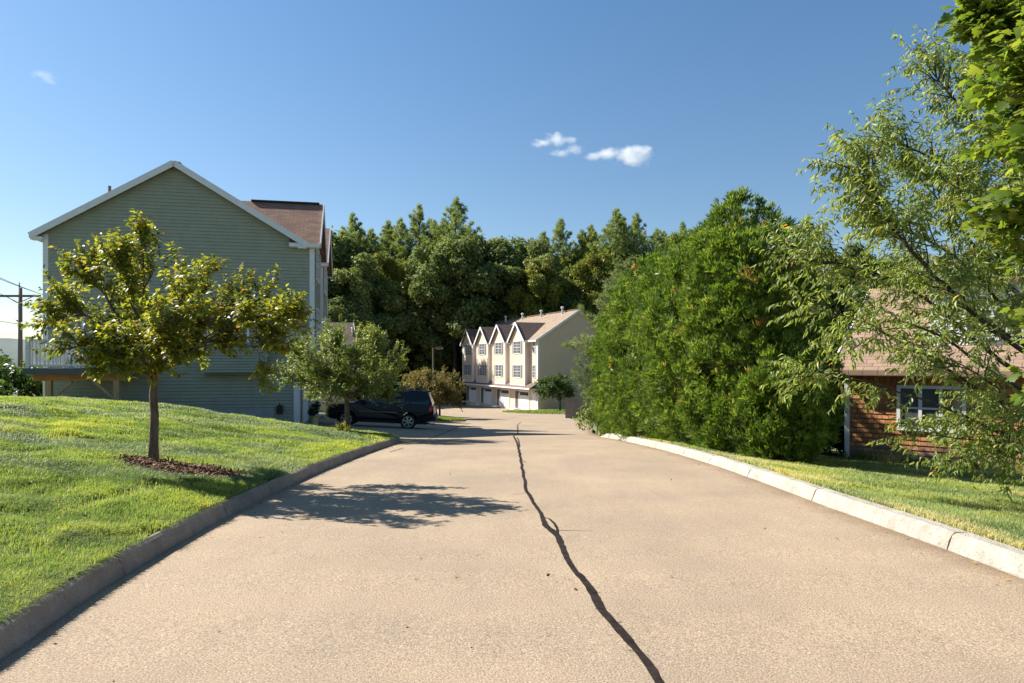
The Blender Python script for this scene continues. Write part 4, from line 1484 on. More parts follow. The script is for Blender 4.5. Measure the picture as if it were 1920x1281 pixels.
def lap_wall(mb, O, U, N, lo, hi, z0, z1, lap=.115, th=.032, mi=0):
    """Lapped boards: each course leans out to a small lip at its foot."""
    O, U, N = Vector(O), Vector(U), Vector(N)
    flip = U.cross(N).dot(Z3) < 0
    n = int(math.ceil((z1 - z0) / lap))
    for k in range(n):
        za, zb_ = z0 + k * lap, min(z0 + (k + 1) * lap, z1)
        a0, a1, b0, b1 = lo(za + 1e-4), hi(za + 1e-4), lo(zb_ - 1e-4), hi(zb_ - 1e-4)
        if a1 - a0 < .02:
            continue
        b1 = max(b1, b0 + .005)
        zl = za + lap * .17                       # shadow gap under the lip
        p = [O + U * a0 + Z3 * zl + N * th, O + U * a1 + Z3 * zl + N * th, O + U * b1 + Z3 * zb_ + N * .004, O + U * b0 + Z3 * zb_ + N * .004, O + U * a0 + Z3 * zl, O + U * a1 + Z3 * zl,
             O + U * a0 + Z3 * za, O + U * a1 + Z3 * za]
        f = [(0, 3, 2, 1), (4, 0, 1, 5), (6, 4, 5, 7)]
        if flip:
            f = [q[::-1] for q in f]
        mb.add(p, f, mi)


def window(parent, O, U, N, w_, h, n=2, shutters=True, pane=None, grid=(2, 3), trim=.07):
    """O: middle of the sill on the wall's face."""
    mb = MB()
    t = trim
    obox(mb, O, U, N, -w_ / 2 - t, w_ / 2 + t, -t, 0, 0, .06)
    obox(mb, O, U, N, -w_ / 2 - t, w_ / 2 + t, h, h + t, 0, .05)
    obox(mb, O, U, N, -w_ / 2 - t, -w_ / 2, 0, h, 0, .05)
    obox(mb, O, U, N, w_ / 2, w_ / 2 + t, 0, h, 0, .05)
    sw = w_ / n
    for i in range(n):
        a = -w_ / 2 + i * sw
        if i:
            obox(mb, O, U, N, a - .04, a + .04, 0, h, .004, .046)
        obox(mb, O, U, N, a + .045, a + sw - .045, h * .5 - .025, h * .5 + .025, .006, .04)
        for g in range(1, grid[0]):
            obox(mb, O, U, N, a + sw * g / grid[0] - .012, a + sw * g / grid[0] + .012, .004, h - .004, .010, .030)
        for g in range(1, grid[1] + 1):
            zz_ = h * g / (grid[1] + 1)
            if abs(zz_ - h / 2) > .05:
                obox(mb, O, U, N, a + .046, a + sw - .046, zz_ - .012, zz_ + .012, .012, .032)
    f = mb.build('window', M['white'], parent)
    mp = MB()
    obox(mp, O, U, N, -w_ / 2 + .003, w_ / 2 - .003, .003, h - .003, .002, .012)
    mp.build('pane', pane or M['pane'], f)
    if shutters:
        for sgn in (-1, 1):
            ms = MB()
            c = sgn * (w_ / 2 + t + .21)
            obox(ms, O, U, N, c - .19, c + .19, -.05, h + .05, 0, .03)
            k = int(h / .09)
            for q in range(k):
                z_ = .02 + (h - .04) * q / k
                obox(ms, O, U, N, c - .15, c + .15, z_, z_ + .05, .03, .042)
            ms.build('shutter', M['shutter'], f)
    return f


def townhouse(label, origin, rz, n, wall, endwall, lap, eave=7.9, rise=3.1, D=10.3, uw=5.7, bw=4.2, strip=2.1, bp=.62, roof='roof_tan', bayroof='roof_dark', extras=None, group=None, below=3.0, cowls=True):
    root = empty('townhouse_row', origin, rz)
    tag(root, label, 'townhouses', group)
    L = (n - 1) * uw + bw + strip
    S = rise / (D / 2)
    zb, zg = 2.95, 3.2           # foot of the bays, top of the pent roof
    X_, Y_ = Vector((1, 0, 0)), Vector((0, 1, 0))
    # the body of the building
    mb = MB()
    mb.box(.02, L - .02, .02, D - .02, -below, eave)
    for x in (.02, L - .02):
        pass
    mb.prism([(0.02, eave + .001), (D - .02, eave + .001), (D / 2, eave + rise - .03)], lambda a, b: (.02, a, b), lambda a, b: (L - .02, a, b))
    body = mb.build('wall', M[wall], root)
    # siding: front and rear flat courses, gable ends lapped
    lo0 = lambda z: (-bp if zb < z < eave else (0 if z <= zb else (z - eave) / S))
    hi0 = lambda z: D if z <= eave else D - (z - eave) / S
    mg = MB()
    if lap:
        lap_wall(mg, (0, 0, 0), Y_, -X_, lo0, hi0, -below, eave + rise, lap)
        lap_wall(mg, (L, 0, 0), Y_, X_, lambda z: 0 if z <= eave else (z - eave) / S, hi0, -below, eave + rise, lap)
        lap_wall(mg, (0, 0, 0), X_, -Y_, lambda z: 0, lambda z: L, -below, eave, lap)
        lap_wall(mg, (0, D, 0), X_, Y_, lambda z: 0, lambda z: L, -below, eave, lap)
    else:
        for x, sx in ((0.0, 1), (L, -1)):
            po = [(0, -below), (D, -below), (D, eave), (D / 2, eave + rise), (0, eave)]
            mg.prism(po, lambda a, b: (x, a, b), lambda a, b: (x + sx * .018, a, b))
        obox(mg, (0, 0, 0), X_, -Y_, .0, L, -below, eave, -.015, 0)
        obox(mg, (0, D, 0), X_, Y_, .0, L, -below, eave, -.015, 0)
    mg.build('siding', M[endwall] if not lap else M[wall], root)
    if not lap:
        mf = MB()
        obox(mf, (0, 0, 0), X_, -Y_, .10, L - .10, -below, eave - .02, 0, .02)
        mf.build('front_siding', M[wall], root)
    # main roof
    ov, oe, th = .30, .35, .13
    mr = MB()
    for sg in (0, 1):
        q = [(-oe, eave - S * oe), (D / 2, eave + rise), (D / 2, eave + rise + th), (-oe, eave - S * oe + th)]
        if sg:
            q = [(D - a, b) for a, b in q][::-1]
        mr.prism(q, lambda a, b: (-ov, a, b + .02), lambda a, b: (L + ov, a, b + .02))
    rf = mr.build('roof', M[roof], root)
    mt = MB()
    for x in (-ov - .022, L + ov + .022):
        for sg in (0, 1):
            fy = lambda y: D - y if sg else y
            z0_ = eave - S * oe + th / 2
            mt.bar((x, fy(-oe - .02), z0_ - .02), (x, D / 2, eave + rise + th / 2 - .0), .04, .24)
    mt.bar((-ov, -oe - .03, eave - S * oe + .05), (L + ov, -oe - .03, eave - S * oe + .05), .05, .17)
    mt.bar((-ov, D + oe + .03, eave - S * oe + .05), (L + ov, D + oe + .03, eave - S * oe + .05), .05, .17)
    # eave boxes where the rake turns the corner, corner boards
    for x0, x1 in ((-ov - .01, -.02), (L + .02, L + ov + .01)):
        mt.box(x0, x1, -oe - .01, .03 if x0 > 0 else -.0, eave - S * oe - .10, eave - S * oe + .02)
        mt.box(x0, x1, D - .06, D + oe + .01, eave - S * oe - .10, eave - S * oe + .02)
    for x, y in ((0, D), (L, D), (L, 0)):
        sx, sy = (-1 if x == 0 else 1), (-1 if y == 0 else 1)
        mt.box(min(x + sx * .03, x - sx * .14), max(x + sx * .03, x - sx * .14), min(y, y + sy * .03), max(y, y + sy * .03), -below, eave - .05)
        mt.box(min(x, x + sx * .031), max(x, x + sx * .031), min(y - sy * .16, y), max(y - sy * .16, y), -below, eave - .05)
    mt.box(-.032, 0, 0, .18, -below, zb - .02)
    mt.box(-.032, .14, -.032, 0, -below, zb - .02)
    mt.build('trim', M['white'], root)
    # ridge cap and vent cowls
    mv = MB()
    mv.bar((-ov + .3, D / 2, eave + rise + th + .05), (L + ov - .3, D / 2, eave + rise + th + .05), .32, .06)
    mv.build('ridge_cap', M[roof], rf)
    for k in range(n if cowls else 0):
        x = k * uw + 3.2
        mv = MB()
        z = eave + rise + th
        y = D / 2 - .5
        mv.tube([(x, y, z - .5), (x, y, z + .32)], [.10, .10], 10)
        mv.tube([(x, y, z + .32), (x, y, z + .36), (x, y, z + .5), (x, y, z + .56)], [.11, .19, .19, .10], 12)
        mv.build('vent_cowl', M['white_grey'], rf, smooth=False)
    # pent roof over the garages
    mp = MB()
    mp.prism([(.0, zg), (-1.05, 2.58), (-1.05, 2.50), (0, 2.50)], lambda a, b: (-.02, a, b), lambda a, b: (L + .02, a, b))
    pr = mp.build('pent_roof', M[bayroof], root)
    mp = MB()
    mp.box(-.05, L + .05, -1.10, -1.052, 2.44, 2.60)
    mp.box(-.05, -.022, -1.05, 0, 2.44, 2.56)
    mp.box(L + .022, L + .05, -1.05, 0, 2.44, 2.56)
    mp.build('fascia', M['white'], pr)
    br = 1.95
    for k in range(n):
        x0, x1 = k * uw, k * uw + bw
        xm = (x0 + x1) / 2
        mb = MB()
        mb.box(x0 + .02, x1 - .02, -bp + .02, .02, zb, eave)
        mb.prism([(x0 + .02, eave + .002), (x1 - .02, eave + .002), (xm, eave + br - .03)], lambda a, b: (a, -bp + .02, b), lambda a, b: (a, 2.5, b))
        bs = br / (bw / 2)
        lo = lambda z: x0 if z <= eave else x0 + (z - eave) / bs
        hi = lambda z: x1 if z <= eave else x1 - (z - eave) / bs
        if lap:
            lap_wall(mb, (0, -bp, 0), X_, -Y_, lo, hi, zb, eave + br, lap)
            lap_wall(mb, (x1, 0, 0), Y_, X_, lambda z: -bp, lambda z: 0, zb, eave, lap)
        else:
            mb.prism([(x0, zb), (x1, zb), (x1, eave), (xm, eave + br), (x0, eave)], lambda a, b: (a, -bp, b), lambda a, b: (a, -bp + .018, b))
            mb.box(x1 - .02, x1, -bp + .02, 0, zb, eave)
            mb.box(x0, x0 + .02, -bp + .02, 0, zb, eave)
        bay = mb.build('bay', M[wall], root)
        mt = MB()
        for xx, sg in ((x0, -1), (x1, 1)):
            mt.box(min(xx - sg * .14, xx + sg * .03), max(xx - sg * .14, xx + sg * .03), -bp - .035, -bp, zb - .06, eave + .1)
            mt.box(min(xx, xx + sg * .032), max(xx, xx + sg * .032), -bp, -bp + .16, zb - .06, eave - .08)
        mt.box(x0 - .03, x1 + .03, -bp - .03, -bp + .001, zb - .16, zb - .02)
        mt.build('corner_board', M['white'], bay)
        bo = .24
        ye = 3.2
        mr = MB()
        for sg in (0, 1):
            q = [(x0 - bo, eave - bs * bo), (xm, eave + br), (xm, eave + br + .14), (x0 - bo, eave - bs * bo + .14)]
            if sg:
                q = [(2 * xm - a, b) for a, b in q][::-1]
            ym = .34
            mr.prism(q, lambda a, b: (a, -bp - .28, b + .015), lambda a, b: (a, ym, b + .015))
            if k == 0 and sg == 0:               # behind the main rake the slope stops at the gable wall
                xs = x0 + .06
                q = [(xs, eave + bs * .06), (xm, eave + br), (xm, eave + br + .14), (xs, eave + bs * .06 + .14)]
            mr.prism(q, lambda a, b: (a, ym + .0005, b + .015), lambda a, b: (a, ye, b + .015))
        brf = mr.build('bay_roof', M[bayroof], root)
        mt = MB()
        for sg in (-1, 1):
            mt.bar((xm + sg * (bw / 2 + bo + .02), -bp - .302, eave - bs * bo + .05), (xm, -bp - .302, eave + br + .08), .04, .26)
            xe = xm + sg * (bw / 2 + bo + .03)
            mt.bar((xe, -bp - .28, eave - bs * bo + .06), (xe, .35 if sg < 0 else 0.0, eave - bs * bo + .06), .05, .15)
            xi = sorted((xm + sg * (bw / 2 + .034), xm + sg * (bw / 2 + bo)))
            mt.box(xi[0], xi[1], -bp - .27, .32, eave - bs * bo - .04, eave - bs * bo - .012)
        mt.build('bay_trim', M['white'], brf)
        if k == 0 and lap:
            mv = MB()
            mv.bar((xm, -bp - .1, eave + br + .17), (xm, 2.2, eave + br + .17), .26, .07)
            mv.build('ridge_vent', M['black'], brf)
        for z in (3.75, 6.5):
            window(bay, (xm, -bp - (.0 if not lap else -.004), z), X_, -Y_, 1.85, 1.36, 2, True)
        # garage level
        gx = x0 + 2.75
        mg = MB()
        obox(mg, (gx, -.02, 0), X_, -Y_, -1.22, 1.22, .02, 2.12, 0, .03)
        for r_ in range(3):
            for c in range(4):
                obox(mg, (gx, -.02, 0), X_, -Y_, -1.15 + c * .58, -.62 + c * .58, .10 + r_ * .5, .50 + r_ * .5, .03, .042)
        gd = mg.build('garage_door', M['white'], root)
        mg = MB()
        for c in range(4):
            obox(mg, (gx, -.02, 0), X_, -Y_, -1.13 + c * .58, -.64 + c * .58, 1.66, 2.04, .03, .040)
        mg.build('pane', M['pane_dark'], gd)
        mg = MB()
        obox(mg, (gx, -.02, 0), X_, -Y_, -1.36, -1.225, 0, 2.25, 0, .06)
        obox(mg, (gx, -.02, 0), X_, -Y_, 1.225, 1.36, 0, 2.25, 0, .06)
        obox(mg, (gx, -.02, 0), X_, -Y_, -1.224, 1.224, 2.125, 2.25, 0, .06)
        mg.build('frame', M['white'], gd)
        dx = x0 + .62
        md = MB()
        obox(md, (dx, -.02, 0), X_, -Y_, -.44, .44, .08, 2.1, 0, .03)
        dr = md.build('entry_door', M['door_dark'], root)
        md = MB()
        obox(md, (dx, -.02, 0), X_, -Y_, -.54, -.445, 0, 2.2, 0, .05)
        obox(md, (dx, -.02, 0), X_, -Y_, .445, .54, 0, 2.2, 0, .05)
        obox(md, (dx, -.02, 0), X_, -Y_, -.444, .444, 2.105, 2.2, 0, .05)
        obox(md, (dx, -.02, 0), X_, -Y_, -.6, .6, -.1, .06, 0, .7)
        md.build('frame', M['white'], dr)
        md = MB()
        md.tube([(dx + .36, -.05, 1.05), (dx + .36, -.09, 1.05)], [.03, .035], 8)
        md.build('handle', M['alloy'], dr)
        ml = MB()
        ml.box(dx + .68, dx + .80, -.16, -.02, 1.85, 2.1)
        ml.build('wall_lamp', M['black'], root)
    for z in (3.75, 6.5):
        window(root, (L - .95, -.021, z), X_, -Y_, .62, 1.36, 1, False)
    md = MB()
    obox(md, (L - .95, -.02, 0), X_, -Y_, -.5, .5, .05, 2.12, 0, .03)
    md.build('side_door', M['white'], root)
    if extras:
        extras(root, L, D, S, eave, rise)
    return root


# the sage house on the left
BETA = R(12)
f_ = Vector((-math.sin(BETA), math.cos(BETA), 0))
g_ = Vector((-math.cos(BETA), -math.sin(BETA), 0))
O1 = Vector((-8.43, 29.0, 0)) + g_ * .62
Z1 = -1.15


def sage_extras(root, L, D, S, eave, rise):
    Y_, Xn = Vector((0, 1, 0)), Vector((-1, 0, 0))
    # concrete foundation showing at the foot of the gable wall
    mb = MB()
    mb.box(-.045, .05, .95, 7.2, -3, .86)
    mb.build('foundation', M['concrete'], root)
    # boxed-out bump under the window
    mb = MB()
    y0, y1, z0, z1 = 1.20, 3.70, 2.33, 3.42
    mb.box(-.44, .05, y0 + .02, y1 - .02, z0, z1)
    lap_wall(mb, (-.44, 0, 0), Y_, Xn, lambda z: y0 + .09, lambda z: y1 - .09, z0, z1, .115)
    lap_wall(mb, (0, y1 - .02, 0), Vector((1, 0, 0)), Vector((0, 1, 0)), lambda z: -.44, lambda z: 0, z0, z1, .115)
    lap_wall(mb, (0, y0 + .02, 0), Vector((1, 0, 0)), Vector((0, -1, 0)), lambda z: -.44, lambda z: 0, z0, z1, .115)
    bo = mb.build('bump_out', M['sage'], root)
    mb = MB()
    mb.box(-.475, -.40, y0, y0 + .09, z0 - .03, z1 + .03)
    mb.box(-.475, -.40, y1 - .09, y1, z0 - .03, z1 + .03)
    mb.box(-.47, -.0, y0 - .01, y1 + .01, z0 - .05, z0 - .031)
    mb.prism([(-.50, z1 + .031), (0, z1 + .031), (0, z1 + .20)], lambda a, b: (a, y0 - .05, b), lambda a, b: (a, y1 + .05, b))
    mb.build('trim', M['sage'], bo)
    window(root, (-.012, 2.0, 3.62), Y_, Xn, 1.5, 1.35, 2, False, M['pane_dark'])
    window(root, (-.012, 8.2, 3.0), Y_, Xn, 1.5, 1.9, 2, False, M['pane'], (1, 0))
    # meter and hose bib
    mb = MB()
    mb.box(-.18, -.01, .62, .86, .62, .95)
    mb.tube([(-.10, .74, .95), (-.10, .74, 1.05)], [.03, .03], 8)
    mb.build('meter_box', M['black'], root)
    # pipe and vent on the roof
    rf = [c for c in root.children if c.name.startswith('roof')][0]
    mb = MB()
    mb.tube([(.9, D - 2.05, eave + S * 2.05), (.9, D - 2.05, eave + S * 2.05 + .95)], [.06, .06], 8)
    mb.build('vent_pipe', M['lamp_metal'], rf)
    mb = MB()
    mb.box(.5, .8, D / 2 + .35, D / 2 + .75, eave + rise - .4, eave + rise + .10)
    mb.build('roof_vent', M['white_grey'], rf)


townhouse('large sage green house at the left with a bare gable end', (O1.x, O1.y, Z1), math.atan2(f_.y, f_.x), 2, 'sage', 'sage', .14, eave=7.85, rise=2.9, D=9.6, roof='roof_red', bayroof='roof_red', extras=sage_extras, below=2.5, cowls=False)
_L2 = 5.7 + 4.2 + 2.1 + .05
O1b = O1 + f_ * _L2 + g_ * 1.3
townhouse('lower stepped down row joined to the far end of the sage house', (O1b.x, O1b.y, Z1 - 1.15), math.atan2(f_.y, f_.x), 2, 'sage', 'sage', .25, eave=7.85, rise=2.9, D=9.6, roof='roof_red', bayroof='roof_red', below=2.5, cowls=False)
# the next building down the lane, its gable just past the sage house
townhouse('farther gabled house half hidden behind the young tree and the black car', (-14.8, 61.0, -3.1), math.atan2(math.cos(R(21)), -math.sin(R(21))), 2, 'taupe', 'taupe', 0, eave=6.3, rise=2.6, roof='roof_tan', bayroof='roof_tan', below=1.5, cowls=False)
# the cream row facing the forecourt
xa = Vector((.395, -.917, 0)).normalized()
Lc = 3 * 5.7 + 4.2 + 2.1
NC = Vector((2.85, 75.2, 0))
Oc = NC - xa * Lc
townhouse('cream row of four townhouses with steep gabled dormers and white garage doors', (Oc.x, Oc.y, -3.83), math.atan2(xa.y, xa.x), 4, 'cream', 'taupe', 0, eave=8.0, rise=3.3, D=10.3, below=1.5)

# ------------------------------------------------------------------ the brown shingled cottage
AL = R(42)
uC = Vector((math.cos(AL), -math.sin(AL), 0))
P0 = Vector((9.3, 19.0, 0))
ZC = -1.12
cot = empty('shingled_cottage', (P0.x, P0.y, ZC), math.atan2(uC.y, uC.x))
tag(cot, 'brown cedar shingled cottage with white trimmed window behind the drooping cherry tree', 'cottage')
Lw, Dw, ev, rs_ = 9.0, 7.2, 2.62, 2.30
mb = MB()
mb.box(.02, Lw - .02, .03, Dw - .02, -1.2, ev)
Sc = rs_ / (Dw / 2)
mb.prism([(.02, ev + .001), (Dw - .02, ev + .001), (Dw / 2, ev + rs_ - .04)], lambda a, b: (.02, a, b), lambda a, b: (Lw - .02, a, b))
X_, Y_ = Vector((1, 0, 0)), Vector((0, 1, 0))
lap_wall(mb, (0, 0, 0), X_, -Y_, lambda z: 0, lambda z: Lw, .02, ev, .13, .022)
hi_c = lambda z: Dw if z <= ev else Dw - (z - ev) / Sc
lap_wall(mb, (0, 0, 0), Y_, -X_, lambda z: 0 if z <= ev else (z - ev) / Sc, hi_c, .02, ev + rs_, .13, .022)
lap_wall(mb, (Lw, 0, 0), Y_, X_, lambda z: 0 if z <= ev else (z - ev) / Sc, hi_c, .02, ev + rs_, .13, .022)
mb.build('wall', M['cedarwall'], cot)
mb = MB()
mb.box(.04, Lw - .04, .005, .2, -1.3, .018)
mb.build('foundation', M['concrete'], cot)
mb = MB()
oe = .42
for sg in (0, 1):
    q = [(-oe, ev - Sc * oe), (Dw / 2, ev + rs_), (Dw / 2, ev + rs_ + .14), (-oe, ev - Sc * oe + .14)]
    if sg:
        q = [(Dw - a, b) for a, b in q][::-1]
    mb.prism(q, lambda a, b: (-.28, a, b + .02), lambda a, b: (Lw + .28, a, b + .02))
crf = mb.build('roof', M['roof_cottage'], cot)
for x in (-.305, Lw + .305):
    mb = MB()
    for sg in (0, 1):
        fy = (lambda y: Dw - y) if sg else (lambda y: y)
        mb.bar((x, fy(-oe - .02), ev - Sc * oe + .05), (x, Dw / 2, ev + rs_ + .06), .045, .22)
    mb.build('rake_board', M['white'], cot)
mb = MB()
mb.box(-.03, .09, -.045, 0, -.12, ev - .1)
mb.box(-.045, 0, -.0, .12, -.12, ev - .1)
mb.build('corner_board', M['white'], cot)
mb = MB()
mb.box(1.5, 1.75, Dw / 2 - .15, Dw / 2 + .12, ev + rs_ - .2, ev + rs_ + .42)
mb.box(1.46, 1.79, Dw / 2 - .19, Dw / 2 + .16, ev + rs_ + .42, ev + rs_ + .48)
mb.build('roof_vent', M['white'], crf)
# white dormer on the front slope
mb = MB()
yd = .6
zd0, zd1 = ev + Sc * yd + .05, ev + rs_ - .15
mb.box(1.9, 4.6, yd, Dw / 2 - .1, zd0 - .3, zd1)
lap_wall(mb, (0, yd, 0), X_, -Y_, lambda z: 1.9, lambda z: 4.6, zd0, zd1, .10, .014)
dm = mb.build('dormer', M['white'], cot)
mb = MB()
mb.prism([(yd - .25, zd1 - .03), (Dw / 2 + .1, zd1 + .20), (Dw / 2 + .1, zd1 + .28), (yd - .25, zd1 + .07)], lambda a, b: (1.75, a, b), lambda a, b: (4.75, a, b))
mb.build('dormer_roof', M['roof_cottage'], dm)
window(dm, (3.3, yd - .004, zd0 + .30), X_, -Y_, 1.1, .70, 2, False)
window(cot, (2.04, -.012, 1.02), X_, -Y_, 1.38, 1.02, 3, False, M['pane'], (1, 0), .085)
window(cot, (6.2, -.012, 1.02), X_, -Y_, 1.1, 1.08, 2, False, M['pane'], (1, 0), .085)

# ------------------------------------------------------------------ deck against the sage house
DK = empty('wooden_deck', tuple(at(48, 690, 23.6) * 1.0), math.atan2(-g_.y, -g_.x))
DK.location.z = 0
tag(DK, 'raised wooden deck with white railing at the back corner of the sage house', 'deck')
zf = 1.40
Wd, Dd = 3.1, 3.4
mb = MB()
for k in range(int(Dd / .14)):
    mb.box(0, Wd, k * .14, k * .14 + .134, zf - .03, zf)
mb.build('floor_boards', M['deckfascia'], DK)
mb = MB()
mb.box(-.08, Wd + .05, -.06, -.002, zf - .21, zf + .004)
mb.box(-.08, -.002, -.0, Dd, zf - .21, zf + .004)
mb.build('fascia', M['deckfascia'], DK)
mb = MB()
mb.box(.12, Wd + .1, .25, .34, zf - .44, zf - .20)
mb.box(.12, Wd + .1, .40, .49, zf - .44, zf - .20)
for k in range(7):
    mb.box(.06 + k * .48, .10 + k * .48, .002, Dd, zf - .20, zf - .032)
mb.build('beam', M['deckbeam'], DK)
for x in (.58, 2.75):
    mb = MB()
    mb.box(x - .09, x + .09, .27, .47, -1.5, zf - .441)
    mb.build('post', M['deckwood'], DK)
for x, sx in ((.58, 1), (2.75, -1)):
    mb = MB()
    mb.bar((x + sx * .09, .37, zf - 1.1), (x + sx * .72, .37, zf - .47), .09, .09)
    mb.build('brace', M['deckwood'], DK)
mb = MB()


def rail(p, q):
    p, q = Vector(p), Vector(q)
    mb.bar(p + Z3 * .10, q + Z3 * .10, .05, .06)
    mb.bar(p + Z3 * .98, q + Z3 * .98, .07, .07)


rail((.05, .06, zf), (Wd, .06, zf))
rail((.05, .06, zf), (.05, Dd, zf))
rl = mb.build('railing', M['white_grey'], DK)
for x, y in ((.05, .06), (1.55, .06), (Wd - .05, .06), (.05, Dd - .1)):
    mb = MB()
    mb.box(x - .06, x + .06, y - .06, y + .06, zf, zf + 1.06)
    mb.box(x - .075, x + .075, y - .075, y + .075, zf + 1.06, zf + 1.10)
    mb.build('rail_post', M['white_grey'], rl)
mb = MB()
for k in range(1, 24):
    x = .05 + k * .128
    mb.box(x - .018, x + .018, .042, .078, zf + .10, zf + .98)
for k in range(1, 25):
    y = .06 + k * .13
    mb.box(.032, .068, y - .018, y + .018, zf + .10, zf + .98)
mb.build('baluster', M['white_grey'], rl)


def chair(loc, rz, label):
    c = empty('patio_chair', loc, rz)
    tag(c, label, 'chair', 'chairs on the deck')
    m = MB()
    m.box(-.27, .27, -.27, .27, .38, .42)
    m.build('seat', M['white_grey'], c, bevel=.01)
    m = MB()
    for k in range(5):
        x = -.22 + k * .11
        m.bar((x, .27, .42), (x, .36, .98), .09, .02, (0, 1, 0))
    m.bar((-.27, .37, .98), (.27, .37, .98), .03, .08)
    m.build('backrest', M['white_grey'], c)
    for x in (-.25, .25):
        m = MB()
        m.box(x - .025, x + .025, -.27, .27, .60, .63)
        m.build('armrest', M['white_grey'], c)
        for y in (-.25, .25):
            m = MB()
            m.box(x - .022, x + .022, y - .022, y + .022, 0, .60 if y < 0 else .38)
            m.build('leg', M['white_grey'], c)
    return c


mdk = Matrix.Translation(DK.location) @ Matrix.Rotation(DK.rotation_euler.z, 4, 'Z')
chair(tuple(mdk @ Vector((1.0, 1.3, zf))), R(200), 'white slatted chair near the outer corner of the deck')
chair(tuple(mdk @ Vector((2.4, 1.7, zf))), R(150), 'white slatted chair on the deck nearer the house')

# ------------------------------------------------------------------ the black car
def suv():
    L, W = 5.18, 1.96
    hw = W / 2
    xr, xf = -1.28, 3.06            # rear and front axle in car space are 0 and 3.0
    xa, xb = -1.22, 3.95
    wr = .385
    root = empty('parked_car', (0, 0, 0))
    tag(root, 'black sport utility vehicle parked nose in on the drive behind the young tree', 'car')

    def arch(cx, r, n=10):
        return [(cx + r * math.cos(math.pi - math.pi * i / n), wr + r * math.sin(math.pi - math.pi * i / n)) for i in range(n + 1)]

    prof = [(xa + .10, .46), (-.50, .40)] + [(x, z) for x, z in arch(0, .47) if z >= .40] + [(.50, .36), (2.5, .36)] + [(x, z) for x, z in arch(3.0, .47) if z >= .36] + [(3.5, .36), (xb - .16, .40), (xb - .02, .56), (xb, .80), (xb - .05, 1.00), (xb - .22, 1.08),
            (2.75, 1.20), (2.45, 1.23), (-.95, 1.24), (xa + .02, 1.16), (xa - .02, .95), (xa, .60)]

    # lower body: three slices so the flanks bulge and the sills tuck in
    mb = MB()
    n = len(prof)
    secs = []
    for y, sx, sz in ((-hw + .10, .985, .0), (-hw + .015, .998, .0), (-hw, 1, 0), (-hw + .0, 1, 0), (hw - .0, 1, 0), (hw, 1, 0), (hw - .015, .998, 0), (hw - .10, .985, 0)):
        secs.append((y, sx))
    ys = [-hw + .13, -hw + .03, -hw, hw, hw - .03 + .0, hw - .13]
    ys = [-hw + .0, hw]
    vs = []
    cx = 1.36
    lay = [(-hw + .14, .955, -.05), (-hw + .03, .99, -.012), (-hw, 1.0, 0.0), (hw, 1.0, 0.0), (hw - .03, .99, -.012), (hw - .14, .955, -.05)]
    lay = [(-hw, 1.0, 0.0), (hw, 1.0, 0.0)]
    def yy(y, z):
        s_ = 1 if y > 0 else -1
        tuck = .05 * max(0, (.62 - z) / .3) + .07 * max(0, (z - .95) / .3)
        return y - s_ * tuck
    for y, k, dz in lay:
        vs += [(cx + (x - cx) * k, yy(y, z), z + dz) for x, z in prof]
    fs = [tuple(range(n)), tuple(range(n, 2 * n))[::-1]]
    fs += [(i, n + i, n + (i + 1) % n, (i + 1) % n) for i in range(n)]
    mb.add(vs, fs)
    body = mb.build('body', M['paint'], root, bevel=.045, uv=False)
    # greenhouse
    mg = MB()
    bot = [(-1.14, 1.20), (-.88, 1.21), (.0, 1.21), (1.0, 1.20), (1.9, 1.20), (2.70, 1.19)]
    top = [(-.90, 1.84), (-.82, 1.90), (.0, 1.915), (.8, 1.92), (1.45, 1.91), (1.80, 1.84)]
    k = len(bot)
    vs = []
    for s_ in (-1, 1):
        vs += [(x, s_ * (hw - .07), z) for x, z in bot] + [(x, s_ * (hw - .25), z) for x, z in top]
    o2 = 2 * k
    fs = []
    for i in range(k - 1):
        fs.append((i, i + 1, k + i + 1, k + i))
        fs.append((o2 + i, o2 + k + i, o2 + k + i + 1, o2 + i + 1))
        fs.append((k + i, k + i + 1, o2 + k + i + 1, o2 + k + i))
    fs.append((0, k, o2 + k, o2))
    fs.append((k - 1, o2 + k - 1, o2 + 2 * k - 1, 2 * k - 1))
    mg.add(vs, fs)
    mg.build('cabin', M['paint'], root, bevel=.04, uv=False)

    def side(x0b, x1b, x0t, x1t, z0, z1, s_, lift=.004):
        def y(z):
            t = (z - 1.205) / (1.87 - 1.205)
            return s_ * (hw - .07 - .18 * t + lift)
        p = [(x0b, y(z0), z0), (x1b, y(z0), z0), (x1t, y(z1), z1), (x0t, y(z1), z1)]
        q = [(a, b - s_ * .02, c) for a, b, c in p]
        return p + q
    for s_ in (-1, 1):
        for a in ((-1.0, -.10, -.82, -.10, 1.27, 1.79), (-.02, .98, -.02, .96, 1.27, 1.81), (1.08, 2.36, 1.06, 1.72, 1.27, 1.79)):
            m = MB()
            f = [(0, 1, 2, 3), (7, 6, 5, 4), (0, 4, 5, 1), (1, 5, 6, 2), (2, 6, 7, 3), (3, 7, 4, 0)]
            m.add(side(*a, s_), f if s_ < 0 else [q[::-1] for q in f])
            m.build('side_window', M['carglass'], root, uv=False)
    m = MB()
    m.add([(2.66, -.80, 1.235), (2.66, .80, 1.235), (1.85, .66, 1.81), (1.85, -.66, 1.81), (2.62, -.80, 1.22), (2.62, .80, 1.22), (1.81, .66, 1.795), (1.81, -.66, 1.795)], [(0, 1, 2, 3), (7, 6, 5, 4), (0, 4, 5, 1), (1, 5, 6, 2), (2, 6, 7, 3), (3, 7, 4, 0)])
    m.build('windscreen', M['carglass'], root, uv=False)
    m = MB()
